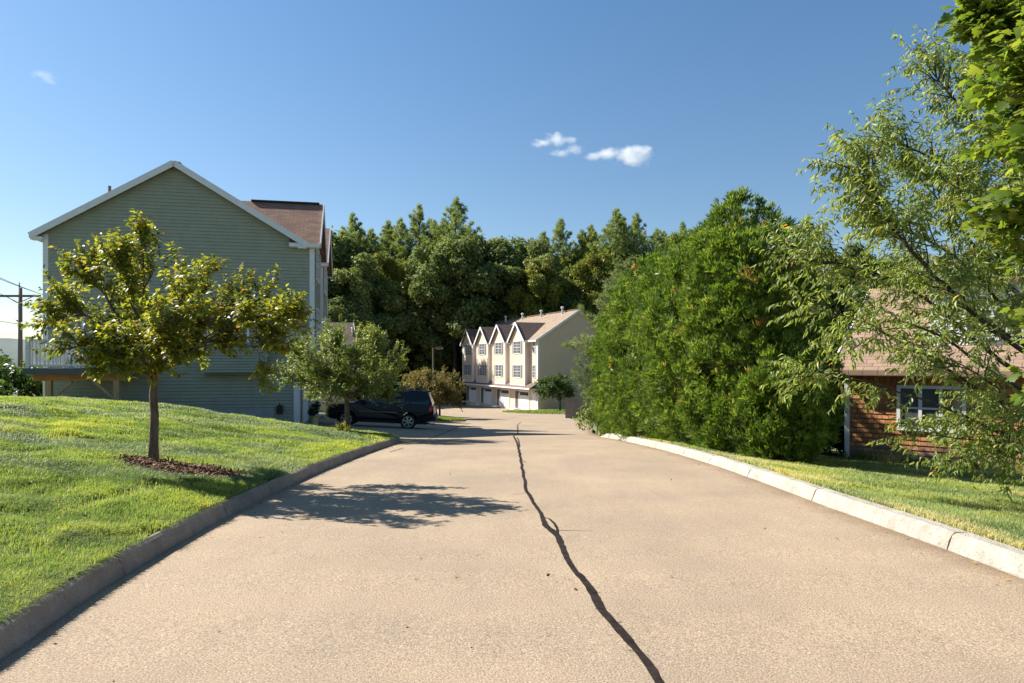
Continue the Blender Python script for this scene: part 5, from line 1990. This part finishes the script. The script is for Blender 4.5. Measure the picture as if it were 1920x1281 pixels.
    m.add([(-1.145, -.76, 1.27), (-1.145, .76, 1.27), (-.935, .64, 1.78), (-.935, -.64, 1.78), (-1.08, -.76, 1.27), (-1.08, .76, 1.27), (-.80, .64, 1.76), (-.80, -.64, 1.76)], [(3, 2, 1, 0), (4, 5, 6, 7), (1, 5, 4, 0), (2, 6, 5, 1), (3, 7, 6, 2), (0, 4, 7, 3)])
    m.build('rear_window', M['carglass'], root, uv=False)
    m = MB()
    m.box(-1.06, -.74, -.66, .66, 1.875, 1.915)
    m.build('spoiler', M['paint'], root, bevel=.015, uv=False)
    for s_ in (-1, 1):
        m = MB()
        pts = [(-.6, s_ * .66, 1.90), (-.5, s_ * .66, 1.965), (.5, s_ * .66, 1.98), (1.15, s_ * .66, 1.97), (1.25, s_ * .66, 1.90)]
        m.tube(pts, [.02] * 5, 6)
        m.build('roof_rail', M['black'], root, uv=False)
        m = MB()
        m.box(.55, 2.45, s_ * hw - .012 if s_ > 0 else -hw - .012, s_ * hw + .012 if s_ > 0 else -hw + .012, .795, .835)
        m.build('side_moulding', M['moulding'], root, bevel=.006, uv=False)
        m = MB()
        m.box(.55, 2.42, min(s_ * (hw - .10), s_ * (hw + .03)), max(s_ * (hw - .10), s_ * (hw + .03)), .345, .395)
        m.build('running_board', M['black'], root, bevel=.012, uv=False)
        for hx in (.30, 1.30):
            m = MB()
            m.bar((hx, s_ * (hw - .01), 1.06), (hx + .2, s_ * (hw - .01), 1.06), .05, .035)
            m.build('door_handle', M['paint'], root, bevel=.008, uv=False)
        m = MB()
        for dx in (.50, 1.04, 2.42):
            m.box(dx - .004, dx + .004, min(s_ * (hw - .06), s_ * (hw + .0015)), max(s_ * (hw - .06), s_ * (hw + .0015)), .48, 1.02)
        m.build('door_seam', M['black'], root, uv=False)
        m = MB()
        m.box(2.12, 2.36, min(s_ * (hw + .02), s_ * (hw + .24)), max(s_ * (hw + .02), s_ * (hw + .24)), 1.20, 1.40)
        m.bar((2.24, s_ * (hw - .1), 1.24), (2.24, s_ * (hw + .06), 1.26), .07, .05)
        m.build('mirror', M['paint'], root, bevel=.03, uv=False)
        m = MB()
        m.add([(-1.245, s_ * .66, .93), (-1.235, s_ * (hw - .03), .92), (-.99, s_ * (hw + .008), .95), (-1.02, s_ * (hw - .025), 1.17), (-1.21, s_ * (hw - .07), 1.20), (-1.225, s_ * .68, 1.20),
               (-1.16, s_ * .66, .93), (-1.16, s_ * (hw - .10), .92), (-.99, s_ * (hw - .06), .95), (-1.02, s_ * (hw - .10), 1.17), (-1.15, s_ * (hw - .15), 1.20), (-1.16, s_ * .68, 1.20)],
              [(0, 1, 4, 5), (1, 2, 3, 4), (2, 8, 9, 3), (4, 3, 9, 10), (5, 4, 10, 11), (0, 6, 7, 1), (1, 7, 8, 2), (0, 5, 11, 6)])
        m.build('tail_light', M['red_lens'], root, uv=False)
        m = MB()
        m.add([(3.93, s_ * .56, .86), (3.88, s_ * (hw - .16), .84), (3.60, s_ * (hw + .004), .90), (3.66, s_ * (hw - .055), 1.06), (3.82, s_ * (hw - .18), 1.09), (3.88, s_ * .60, 1.06),
               (3.80, s_ * .56, .86), (3.70, s_ * (hw - .2), .84), (3.60, s_ * (hw - .1), .90), (3.66, s_ * (hw - .12), 1.06), (3.72, s_ * (hw - .2), 1.07), (3.75, s_ * .60, 1.05)],
              [(0, 1, 4, 5), (1, 2, 3, 4), (2, 8, 9, 3), (4, 3, 9, 10), (5, 4, 10, 11), (0, 6, 7, 1), (1, 7, 8, 2), (0, 5, 11, 6)])
        hl = m.build('headlight', M['clear_lens'], root, uv=False)
        m = MB()
        m.box(3.60, 3.74, min(s_ * (hw - .055), s_ * (hw + .010)), max(s_ * (hw - .055), s_ * (hw + .010)), .925, 1.00)
        m.build('indicator', M['amber_lens'], hl, bevel=.012, uv=False)
    m = MB()
    m.box(-1.36, -1.14, -hw + .03, hw - .03, .48, .72)
    m.build('rear_bumper', M['black'], root, bevel=.05, uv=False)
    m = MB()
    m.box(3.72, 4.02, -hw + .05, hw - .05, .42, .72)
    m.build('front_bumper', M['paint'], root, bevel=.07, uv=False)
    m = MB()
    m.box(3.90, 3.975, -.52, .52, .78, 1.02)
    for q in range(4):
        m.box(3.975, 3.985, -.5, .5, .80 + q * .055, .825 + q * .055)
    m.build('grille', M['alloy'], root, bevel=.01, uv=False)
    m = MB()
    m.box(-1.245, -1.225, -.26, .26, .80, .93)
    m.build('number_plate', M['white_grey'], root, uv=False)
    m = MB()
    m.box(-.9, 3.5, -.7, .7, .26, .40)
    m.cyl((-.9, .45, .30), (-1.30, .5, .30), .035, 8)
    m.build('underbody', M['black'], root, uv=False)
    for ax in (0.0, 3.0):
        for s_ in (-1, 1):
            m = MB()
            y0, y1 = s_ * (hw - .25), s_ * (hw + .005)
            N_ = 28
            rings = [(y0, .26), (y0, .36), (y0 + s_ * .03, wr), (y1 - s_ * .03, wr), (y1, .365), (y1, .275), (y1 - s_ * .05, .262)]
            vs, fs = [], []
            for yq, rq in rings:
                vs += [(ax + rq * math.cos(2 * math.pi * j / N_), yq, wr + rq * math.sin(2 * math.pi * j / N_)) for j in range(N_)]
            for q in range(len(rings) - 1):
                for j in range(N_):
                    a = (q * N_ + j, q * N_ + (j + 1) % N_, (q + 1) * N_ + (j + 1) % N_, (q + 1) * N_ + j)
                    fs.append(a if s_ > 0 else a[::-1])
            m.add(vs, fs)
            wh = m.build('wheel', M['tyre'], root, smooth=False, uv=False)
            m = MB()
            yo = y1 - s_ * .025
            for j in range(6):
                for dd in (-.16, .16):
                    a0 = 2 * math.pi * j / 6 + .3
                    m.bar((ax + .05 * math.cos(a0), yo, wr + .05 * math.sin(a0)), (ax + .258 * math.cos(a0 + dd), yo - s_ * .01, wr + .258 * math.sin(a0 + dd)), .035, .04, (0, 1, 0))
            m.tube([(ax, yo - s_ * .05, wr), (ax, yo + s_ * .012, wr)], [.075, .06], 14)
            vs, fs = [], []
            for rq, yq in ((.240, yo - s_ * .02), (.242, yo + s_ * .008), (.272, yo + s_ * .008), (.274, yo - s_ * .02)):
                vs += [(ax + rq * math.cos(2 * math.pi * j / N_), yq, wr + rq * math.sin(2 * math.pi * j / N_)) for j in range(N_)]
            for q in range(3):
                for j in range(N_):
                    a = (q * N_ + j, q * N_ + (j + 1) % N_, (q + 1) * N_ + (j + 1) % N_, (q + 1) * N_ + j)
                    fs.append(a if s_ > 0 else a[::-1])
            m.add(vs, fs)
            m.build('rim', M['alloy'], wh, uv=False)
            m = MB()
            m.tube([(ax, y1 - s_ * .13, wr), (ax, y1 - s_ * .11, wr)], [.262, .262], 20)
            m.build('hub_disc', M['black'], wh, uv=False)
            # flare round the arch
            m = MB()
            pts = [(ax + .49 * math.cos(math.pi * q / 12), s_ * (hw - .002), wr + .49 * math.sin(math.pi * q / 12)) for q in range(13)]
            m.tube(pts, [.03] * 13, 6)
            m.build('arch_flare', M['paint'], root, uv=False)
    return root


car = suv()
YC = 34.4
xr_ = (762 - 960) / FOC * (YC - 1.0)
xf_ = xr_ - 3.0
zr_, zf_ = float(zp(xr_, YC)), float(zp(xf_, YC))
car.location = (xr_, YC, zr_ + .005)
car.rotation_euler = (0, -math.atan2(zf_ - zr_, 3.0), math.pi + R(3))

# ------------------------------------------------------------------ fence, lamp, pole, wires
fb = at(1060, 785, 54)
FX0, FX1 = fb.x, fb.x + 2.55
root = empty('wooden_fence', (FX0, 54, 0), R(-4))
tag(root, 'short run of weathered grey board fence beside the road end', 'fence')
zg = float(zr(54))
for k in range(19):
    m = MB()
    m.box(k * .135, k * .135 + .131, 0, .022, zg - .15, zg + 1.63 + random.uniform(-.015, .015) - .012 * k)
    m.build('board', M['fence'], root)
m = MB()
for z in (.35, 1.3):
    m.box(0, 2.56, .023, .09, zg + z, zg + z + .09)
m.build('rail', M['fence'], root)
for x in (.02, 2.46):
    m = MB()
    m.box(x, x + .10, .092, .19, zg - .3, zg + 1.6)
    m.build('post', M['fence'], root)

lp = at(812, 783, 58)
zl = float(zp(lp.x, 58))
root = empty('street_lamp', (lp.x, 58, zl))
tag(root, 'bronze street lamp with a flat box head above the yellow brown trees', 'street lamp')
ht = CAM_Z + (680 - 652) / FOC * 58 - zl
m = MB()
m.tube([(0, 0, -.1), (0, 0, .5), (0, 0, .52), (0, 0, ht)], [.13, .13, .085, .07], 8)
m.build('pole', M['lamp_metal'], root, uv=False)
m = MB()
m.bar((.05, 0, ht - .04), (.25, 0, ht - .04), .06, .06)
m.build('arm', M['lamp_metal'], root)
m = MB()
m.box(.24, .82, -.2, .2, ht - .14, ht + .05)
m.build('lamp_head', M['lamp_metal'], root, bevel=.02)
m = MB()
m.box(.30, .76, -.15, .15, ht - .155, ht - .141)
m.build('lens', M['white_grey'], root)

pp = at(38, 640, 62)
root = empty('utility_pole', (pp.x, 62, -1.5))
tag(root, 'wooden utility pole with a long crossarm at the left edge', 'utility pole')
zt = CAM_Z + (680 - 540) / FOC * 62 + 1.5
m = MB()
m.tube([(0, 0, -.5), (0, 0, zt)], [.21, .16], 10)
m.tube([(-.08, 0, zt), (-.08, 0, zt + .48)], [.05, .05], 6)
m.build('pole', M['pole'], root, smooth=True)
za = CAM_Z + (680 - 556) / FOC * 62 + 1.5
m = MB()
m.box(-4.2, 2.0, -.26, -.16, za - .08, za + .12)
m.build('crossarm', M['pole'], root)
m = MB()
m.bar((-1.0, -.21, za - .08), (-.1, -.21, za - .62), .06, .05)
m.bar((1.2, -.21, za - .08), (.1, -.21, za - .55), .06, .05)
m.build('brace', M['pole'], root)
for k, (a, b, label) in enumerate([((-60, 492, 55), (110, 562, 66), 'topmost power line crossing left of the sage house'), ((-60, 498, 55), (140, 570, 66), 'second power line from the top, touching the pole tip'),
                                   ((-60, 520, 55), (140, 610, 66), 'power line dropping just under the crossarm'), ((-60, 590, 55), (140, 618, 66), 'lowest power line, nearly level')]):
    p, q = at(*a), at(*b)
    pts = [p + (q - p) * t - Z3 * (.9 * t * (1 - t)) for t in np.linspace(-1.2, 1.6, 30)]
    m = MB()
    m.tube(pts, [.022] * 30, 4)
    o = m.build('power_line', M['wire'], None, uv=False)
    tag(o, label, 'power line', 'power lines by the utility pole')

# utility box on the island, potted plant by the drive
up = at(813, 784, 50)
zu = float(zp(up.x, 50)) + .12
root = empty('utility_box', (up.x, 50, zu))
tag(root, 'brown utility box standing on the grass island beside the thin tree trunk', 'utility box')
m = MB()
m.add([(-.34, -.28, -.1), (.34, -.28, -.1), (.34, .28, -.1), (-.34, .28, -.1), (-.24, -.2, .52), (.22, -.2, .52), (.22, .2, .56), (-.24, .2, .56)], [(3, 2, 1, 0), (4, 5, 6, 7), (0, 1, 5, 4), (1, 2, 6, 5), (2, 3, 7, 6), (3, 0, 4, 7)])
m.build('cabinet', M['utility'], root, bevel=.02)
m = MB()
m.box(-.26, .24, -.22, .22, .545, .60)
m.build('lid', M['utility'], root, bevel=.015)

pt = at(590, 785, 30.0)
zpt = -1.0
root = empty('potted_plant', (pt.x, 30.0, zpt))
tag(root, 'dark bushy plant in a pale pot at the corner of the sage house', 'potted plant')
m = MB()
m.tube([(0, 0, -.2), (0, 0, 0), (0, 0, .22), (0, 0, .24)], [.14, .14, .20, .21], 14)
m.build('pot', M['pot'], root, smooth=False, uv=False)
V, F, ti = leafy([(0, 0, .55, .2, .2), (.1, 0, .75, .17, .16), (-.1, .05, .42, .2, .16)], 900, .07, 90)
npmesh('foliage', V, F, M['spruce'], root, ti)

# ------------------------------------------------------------------ clouds, far above the wood
def cloud(px, py, wpx, hpx, d, dens, label, seed, lobes):
    c = at(px, py, d)
    sx, sz = wpx / FOC * d / 2, hpx / FOC * d / 2
    m = bpy.data.materials.new('cloud_vapour')
    m.use_nodes = True
    t = m.node_tree
    t.nodes.remove(t.nodes['Principled BSDF'])
    out = t.nodes['Material Output']
    pv = t.nodes.new('ShaderNodeVolumePrincipled')
    pv.inputs['Color'].default_value = (.98, .98, .98, 1)
    pv.inputs['Anisotropy'].default_value = 0.2
    tc = t.nodes.new('ShaderNodeTexCoord')
    nz = t.nodes.new('ShaderNodeTexNoise')
    nz.inputs['Scale'].default_value = 2.6 / sx
    nz.inputs['Detail'].default_value = 5
    nz.inputs['Roughness'].default_value = .62
    mp = t.nodes.new('ShaderNodeMapping')
    mp.inputs['Location'].default_value = (seed * 31.7, seed * 11.3, 0)
    mp.inputs['Scale'].default_value = (1, 1, 1.5)
    t.links.new(tc.outputs['Object'], mp.inputs[0])
    t.links.new(mp.outputs[0], nz.inputs['Vector'])
    fall = None

    def mth(op, a, b):
        nd = t.nodes.new('ShaderNodeMath')
        nd.operation = op
        for i, v in ((0, a), (1, b)):
            if hasattr(v, 'links'):
                t.links.new(v, nd.inputs[i])
            else:
                nd.inputs[i].default_value = v
        return nd.outputs[0]
    for lx, lz, rx, rz in lobes:                 # soft lumps of vapour
        m2 = t.nodes.new('ShaderNodeMapping')
        m2.vector_type = 'POINT'
        m2.inputs['Location'].default_value = (-lx / rx, 0, -lz * sz / (rz * sz))
        m2.inputs['Scale'].default_value = (1 / (rx * sx), 1 / (rx * sx * .8), 1 / (rz * sz))
        t.links.new(tc.outputs['Object'], m2.inputs[0])
        ln = t.nodes.new('ShaderNodeVectorMath')
        ln.operation = 'LENGTH'
        t.links.new(m2.outputs[0], ln.inputs[0])
        v = mth('SUBTRACT', 1.0, ln.outputs['Value'])
        fall = v if fall is None else mth('MAXIMUM', fall, v)
    nn = mth('MULTIPLY', mth('SUBTRACT', nz.outputs['Fac'], .5), 2.3)
    v = mth('ADD', mth('MULTIPLY', fall, 1.0), nn)
    v = mth('MAXIMUM', mth('SUBTRACT', v, .12), 0.0)
    v = mth('MULTIPLY', mth('MINIMUM', v, 1.0), dens / sx)
    t.links.new(v, pv.inputs['Density'])
    t.links.new(pv.outputs[0], out.inputs['Volume'])
    bm = MB()
    nu, nv = 20, 10
    vs, fs = [], []
    for i in range(nv + 1):
        a = math.pi * i / nv
        for j in range(nu):
            b = 2 * math.pi * j / nu
            vs.append((1.25 * sx * math.sin(a) * math.cos(b), 1.0 * sx * math.sin(a) * math.sin(b), 1.5 * sz * math.cos(a)))
    for i in range(nv):
        for j in range(nu):
            fs.append((i * nu + j, (i + 1) * nu + j, (i + 1) * nu + (j + 1) % nu, i * nu + (j + 1) % nu))
    bm.add(vs, fs)
    o = bm.build('cloud', m, None, uv=False)
    o.location = c
    tag(o, label, 'cloud', 'small clouds in the blue sky')


cloud(1162, 291, 130, 48, 1500, 3.4, 'largest and brightest of the small clouds, at the right of the three', 1, [(.35, -.1, .62, .85), (-.35, .1, .5, .5), (.6, .3, .35, .6), (-.75, -.1, .3, .35)])
cloud(1040, 263, 90, 30, 1500, 2.4, 'small cloud above and left of the other two', 2, [(.1, .1, .6, .8), (.6, .1, .4, .6), (-.6, -.4, .5, .6)])
cloud(1066, 283, 74, 26, 1500, 1.4, 'faintest middle cloud just left of the brightest one', 3, [(.3, .2, .6, .8), (-.4, -.3, .6, .6)])
cloud(78, 146, 70, 34, 1500, .5, 'faint wisp of cloud alone at the upper left of the sky', 4, [(.1, .3, .7, .5), (.4, -.4, .45, .5)])

# ------------------------------------------------------------------ mulch, litter, grass
def tufts(name, n_, X, Y, Z, hgt, wid, tint, mat, lean=.45, r=rng, comb=None):
    """Curved grass blades: five vertices each."""
    n = len(X)
    th = r.uniform(0, 2 * math.pi, n)
    if comb is not None:
        th = np.where(r.random(n) < .72, comb + r.normal(size=n) * .55, th)
    d = np.column_stack([np.cos(th), np.sin(th), np.zeros(n)])
    s = np.column_stack([-d[:, 1], d[:, 0], np.zeros(n)])
    ln = np.abs(r.normal(size=n)) * lean + .12
    b = np.column_stack([X, Y, Z])
    up = np.array([0, 0, 1.0])
    w2 = (wid / 2)[:, None]
    h = hgt[:, None]
    mid = b + up * h * .62 + d * (h * ln[:, None] * .30)
    tip = b + up * h * np.clip(1 - .28 * ln[:, None] ** 2, .25, 1) + d * (h * ln[:, None])
    V = np.stack([b - s * w2, b + s * w2, mid + s * w2 * .8, mid - s * w2 * .8, tip], 1).reshape(-1, 3)
    i = np.arange(n) * 5
    return npmesh(name, V, [np.stack([i, i + 1, i + 2, i + 3], -1), np.stack([i + 3, i + 2, i + 4], -1)], mat, None, np.concatenate([tint, tint]))


MUL = (X1 + .45, D1 - .22)      # mulch bed round the crab apple


def in_mulch(X, Y):
    u = (X - MUL[0]) / .92
    v = (Y - MUL[1] + .18 * (X - MUL[0])) / .5
    return u * u + v * v + .35 * (vnoise(X, Y, .22, 11) - .5) + .25 * (vnoise(X, Y, .08, 12) - .5)


def scatter_lawn(n, side):
    """Sample so that blade density falls off with distance."""
    r = np.random.default_rng(300 + side)
    d = np.exp(r.uniform(math.log(2.0), math.log(31 if side < 0 else 30), n))
    if side < 0:
        u = r.random(n)
        xmin, xmax = -1.0 * d - 1.0, XLK(d) - .10
        ok = xmin < xmax
        X = xmax + (xmin - xmax) * u
        # thin by width so density stays even across
        keep = ok & (r.random(n) < (xmax - xmin) / (1.0 * d + .9))
    else:
        u = r.random(n)
        xmin, xmax = XRK(d) + .21, 1.0 * d + 1.2
        ok = xmin < xmax
        X = xmin + (xmax - xmin) * u
        keep = ok & (r.random(n) < (xmax - xmin) / (1.0 * d + .9))
    return X[keep], d[keep], r


def lawn_blades(side, n):
    X, Y, r = scatter_lawn(n, side)
    if side < 0:
        # keep clear of the house and the mulch
        u = (X - O1.x) * f_.x + (Y - O1.y) * f_.y
        ok = (in_mulch(X, Y) > 1.0) & (u < -.05)
        X, Y = X[ok], Y[ok]
        Z = HL(X, Y) - .004
    else:
        rel = (X - P0.x) * (-math.sin(AL)) + (Y - P0.y) * (-math.cos(AL))
        ok = rel > .1
        X, Y = X[ok], Y[ok]
        Z = HR(X, Y) - .004
    n = len(X)
    tk = XLK(Y) - .1 - X if side < 0 else X - XRK(Y) - .23
    big = vnoise(X, Y, 1.6, 21)
    mid = vnoise(X, Y, .55, 22)
    small = vnoise(X, Y, .16, 23)
    cl = vnoise(X, Y, .30, 24)
    tuft = np.clip((cl - .62) * 4, 0, 1) * np.clip((big - .35) * 3, 0, 1)          # coarse bright clumps
    edge = np.exp(-tk / .45)
    if side < 0:
        tint = .22 + .42 * (big - .5) + .40 * (mid - .5) + .30 * (small - .5) + .24 * tuft + .12 * edge + r.normal(size=n) * .10
        tint += .06 * sstep((Y - 9) / 10)
        hgt = .046 + .024 * mid + .035 * tuft + .014 * big
        straw = r.random(n) < .02 + .06 * np.clip((vnoise(X, Y, .7, 25) - .62) * 4, 0, 1)
    else:
        tint = .42 + .40 * (big - .5) + .40 * (mid - .5) + .3 * (small - .5) + .15 * tuft + r.normal(size=n) * .12
        hgt = .045 + .03 * mid + .04 * tuft
        straw = r.random(n) < .10 + .55 * np.clip((vnoise(X, Y, .8, 26) - .54) * 4, 0, 1)
    tint = np.where(straw, .97, tint)
    hgt = hgt * r.uniform(.55, 1.3, n) * (1 - .15 * np.exp(-tk / .10))
    bare = vnoise(X, Y, .45, 27)
    keep = r.random(n) > np.clip((bare - .74) * 7, 0, .92)
    X, Y, Z, hgt, tint = X[keep], Y[keep], Z[keep], hgt[keep], tint[keep]
    wid = np.clip(.00095 * Y, .0030, .03) * r.uniform(.7, 1.2, len(X))
    o = tufts('grass', len(X), X, Y, Z, hgt, wid, np.clip(tint, 0, 1), M['grass'], .75, r, (vnoise(X, Y, .9, 31) - .5) * 3.0 + .2)
    tag(o, 'grass blades of the sloping left lawn' if side < 0 else 'dry mown grass along the pale kerb', None, None, 'stuff')
    return len(X)


lawn_blades(-1, 1550000)
lawn_blades(1, 1000000)
# grass on the islands
for ring, c, nb, sd_ in ((isl1, isl1c, 14000, 5), (isl2, isl2c, 14000, 6)):
    r = np.random.default_rng(sd_)
    k = r.integers(0, len(ring), nb)
    f = np.sqrt(r.random(nb)) * .985
    q = c + (ring[k] - c) * f[:, None]
    Z = zp(q[:, 0], q[:, 1]) + np.interp(f, [0, .6, .93, .985], [.17, .15, .09, .04])
    o = tufts('grass', nb, q[:, 0], q[:, 1], Z, r.uniform(.06, .14, nb), np.full(nb, .06), .5 + r.normal(size=nb) * .15, M['grass'], .5, r)
    tag(o, 'grass on the far islands of the forecourt', None, None, 'stuff')

# mulch bed
r = np.random.default_rng(41)
n = 7000
a, q = r.uniform(0, 6.283, n), np.sqrt(r.random(n)) * 1.15
X, Y = MUL[0] + .92 * q * np.cos(a), MUL[1] + .5 * q * np.sin(a) - .18 * .92 * q * np.cos(a)
ok = in_mulch(X, Y) < 1.12
X, Y = X[ok], Y[ok]
n = len(X)
pos = np.column_stack([X, Y, HL(X, Y) + .012 + .03 * r.random(n) + .03 * np.clip(1 - in_mulch(X, Y), 0, 1)])
V, F, k = leaves(QUAD, pos, r.normal(size=(n, 3)) * [1, 1, .35], np.array([0, 0, 1.0]) + r.normal(size=(n, 3)) * .4, r.uniform(.02, .055, n), r.uniform(.010, .024, n))
gu = np.linspace(0, 1, 14)
gt = np.linspace(0, 2 * math.pi, 48, endpoint=False)
U_, T_ = np.meshgrid(gu, gt, indexing='ij')
bx, by = MUL[0] + .92 * U_ * np.cos(T_), MUL[1] + .5 * U_ * np.sin(T_) - .18 * .92 * U_ * np.cos(T_)
bz = HL(bx, by) + .018 * (1 - U_ ** 3) - .004
BV = np.stack([bx, by, bz], -1).reshape(-1, 3)
i = np.arange(48)
BF = np.concatenate([np.stack([k_ * 48 + i, (k_ + 1) * 48 + i, (k_ + 1) * 48 + (i + 1) % 48, k_ * 48 + (i + 1) % 48], -1) for k_ in range(13)])
V = np.concatenate([BV, V])
F = np.concatenate([BF[:, ::1], F + len(BV)])
o = npmesh('mulch_bed', V, [F], M['mulch'], None, np.concatenate([np.full(len(BF), .12), np.repeat(np.clip(r.normal(.45, .25, n), 0, 1), k)]))
tag(o, 'reddish bark mulch ring under the near ornamental tree', 'mulch', None, 'stuff')

# litter: dry leaves and bits along the gutters, on the lawn and under the hedge
r = np.random.default_rng(42)
PX, PY, PZ, S_ = [], [], [], []


def drop(X, Y, Z, s):
    PX.append(X); PY.append(Y); PZ.append(Z); S_.append(s)


n = 90
Y = r.uniform(3, 24, n)
X = XRK(Y) - np.abs(r.normal(size=n)) * .22 - .03
drop(X, Y, zp(X, Y) + .006, r.uniform(.015, .05, n))
n = 60
Y = r.uniform(3, 22, n)
X = XLK(Y) + np.abs(r.normal(size=n)) * .12 + .03
drop(X, Y, zp(X, Y) + .006, r.uniform(.015, .045, n))
n = 34
Y = r.uniform(3, 20, n)
X = r.uniform(-2.6, 3.4, n)
drop(X, Y, zp(X, Y) + .006, r.uniform(.012, .035, n))
n = 110
Y = r.uniform(5, 13, n)
X = XLK(Y) - r.uniform(.3, 5, n)
drop(X, Y, HL(X, Y) + .055, r.uniform(.03, .065, n))
n = 320
Y = r.uniform(12.6, 24, n)
X = np.interp(Y, [12.6, 15, 20, 25], [4.9, 4.6, 4.1, 3.7]) + r.normal(size=n) * .4
ok = X > XRK(Y) + .25
drop(X[ok], Y[ok], HR(X[ok], Y[ok]) + .03, r.uniform(.03, .07, ok.sum()))
n = 60
Y = r.uniform(5, 12, n)
X = XRK(Y) + r.uniform(.3, 3, n)
drop(X, Y, HR(X, Y) + .04, r.uniform(.02, .05, n))
n = 46
Y = np.exp(r.uniform(math.log(3.2), math.log(16), n))
X = r.uniform(-2.5, 3.3, n)
drop(X, Y, zp(X, Y) + .007, r.uniform(.015, .045, n))
pos = np.column_stack([np.concatenate(PX), np.concatenate(PY), np.concatenate(PZ)])
S_ = np.concatenate(S_)
n = len(pos)
V, F, k = leaves(LEAF, pos, r.normal(size=(n, 3)) * [1, 1, .25], np.array([0, 0, 1.0]) + r.normal(size=(n, 3)) * .35, S_, S_ * .55)
o = npmesh('leaf_litter', V, [F], M['litter'], None, np.repeat(np.clip(r.normal(.4, .28, n), 0, 1), k))
tag(o, 'dry fallen leaves scattered along the kerbs and the lawn', 'leaves', None, 'stuff')


# weeds and tall tufts along the foot of the cottage
def weed(loc, n, h, spread, mat, label, seed, wd=.02, name='weed', group='plants along the foot of the cottage', tt=.4):
    r = np.random.default_rng(seed)
    X, Y = r.normal(size=n) * spread * .35, r.normal(size=n) * spread * .35
    o = tufts(name, n, X, Y, np.full(n, -.03), h * r.uniform(.5, 1.1, n), wd * r.uniform(.6, 1.2, n), np.clip(tt + r.normal(size=n) * .15, 0, 1), mat, .8, r)
    o.location = loc
    tag(o, label, 'plant', group)


def foot(s_, out):
    p = P0 + uC * s_ + Vector((-math.sin(AL), -math.cos(AL), 0)) * out
    return (p.x, p.y, float(HR(p.x, p.y)))


weed(foot(.5, .35), 170, .36, .7, M['fern'], 'dark weedy clump at the left corner of the cottage', 1)
weed(foot(1.15, .4), 120, .45, .5, M['grass'], 'straw coloured seed head clump near the cottage corner', 2, .012, tt=.9)
weed(foot(2.9, .5), 160, .34, .45, M['fern'], 'bright green bushy tuft under the cottage window', 3, tt=.35)
weed(foot(2.2, .35), 120, .26, .6, M['fern'], 'low dark leaves at the cottage wall left of the green tuft', 4)
weed(foot(4.1, .7), 120, .42, .7, M['fern'], 'yellow green strappy plant at the right end of the cottage wall', 5, .03, tt=.9)
weed(foot(1.8, .6), 120, .22, .7, M['fern'], 'low weeds in the shade in front of the cottage wall', 6)
p = (-5.2, 20.9)
weed((p[0], p[1], float(HL(*p))), 60, .42, .28, M['fern'], 'yellow sprouts at the foot of the second young tree', 7, .04, 'sprout', None, .9)
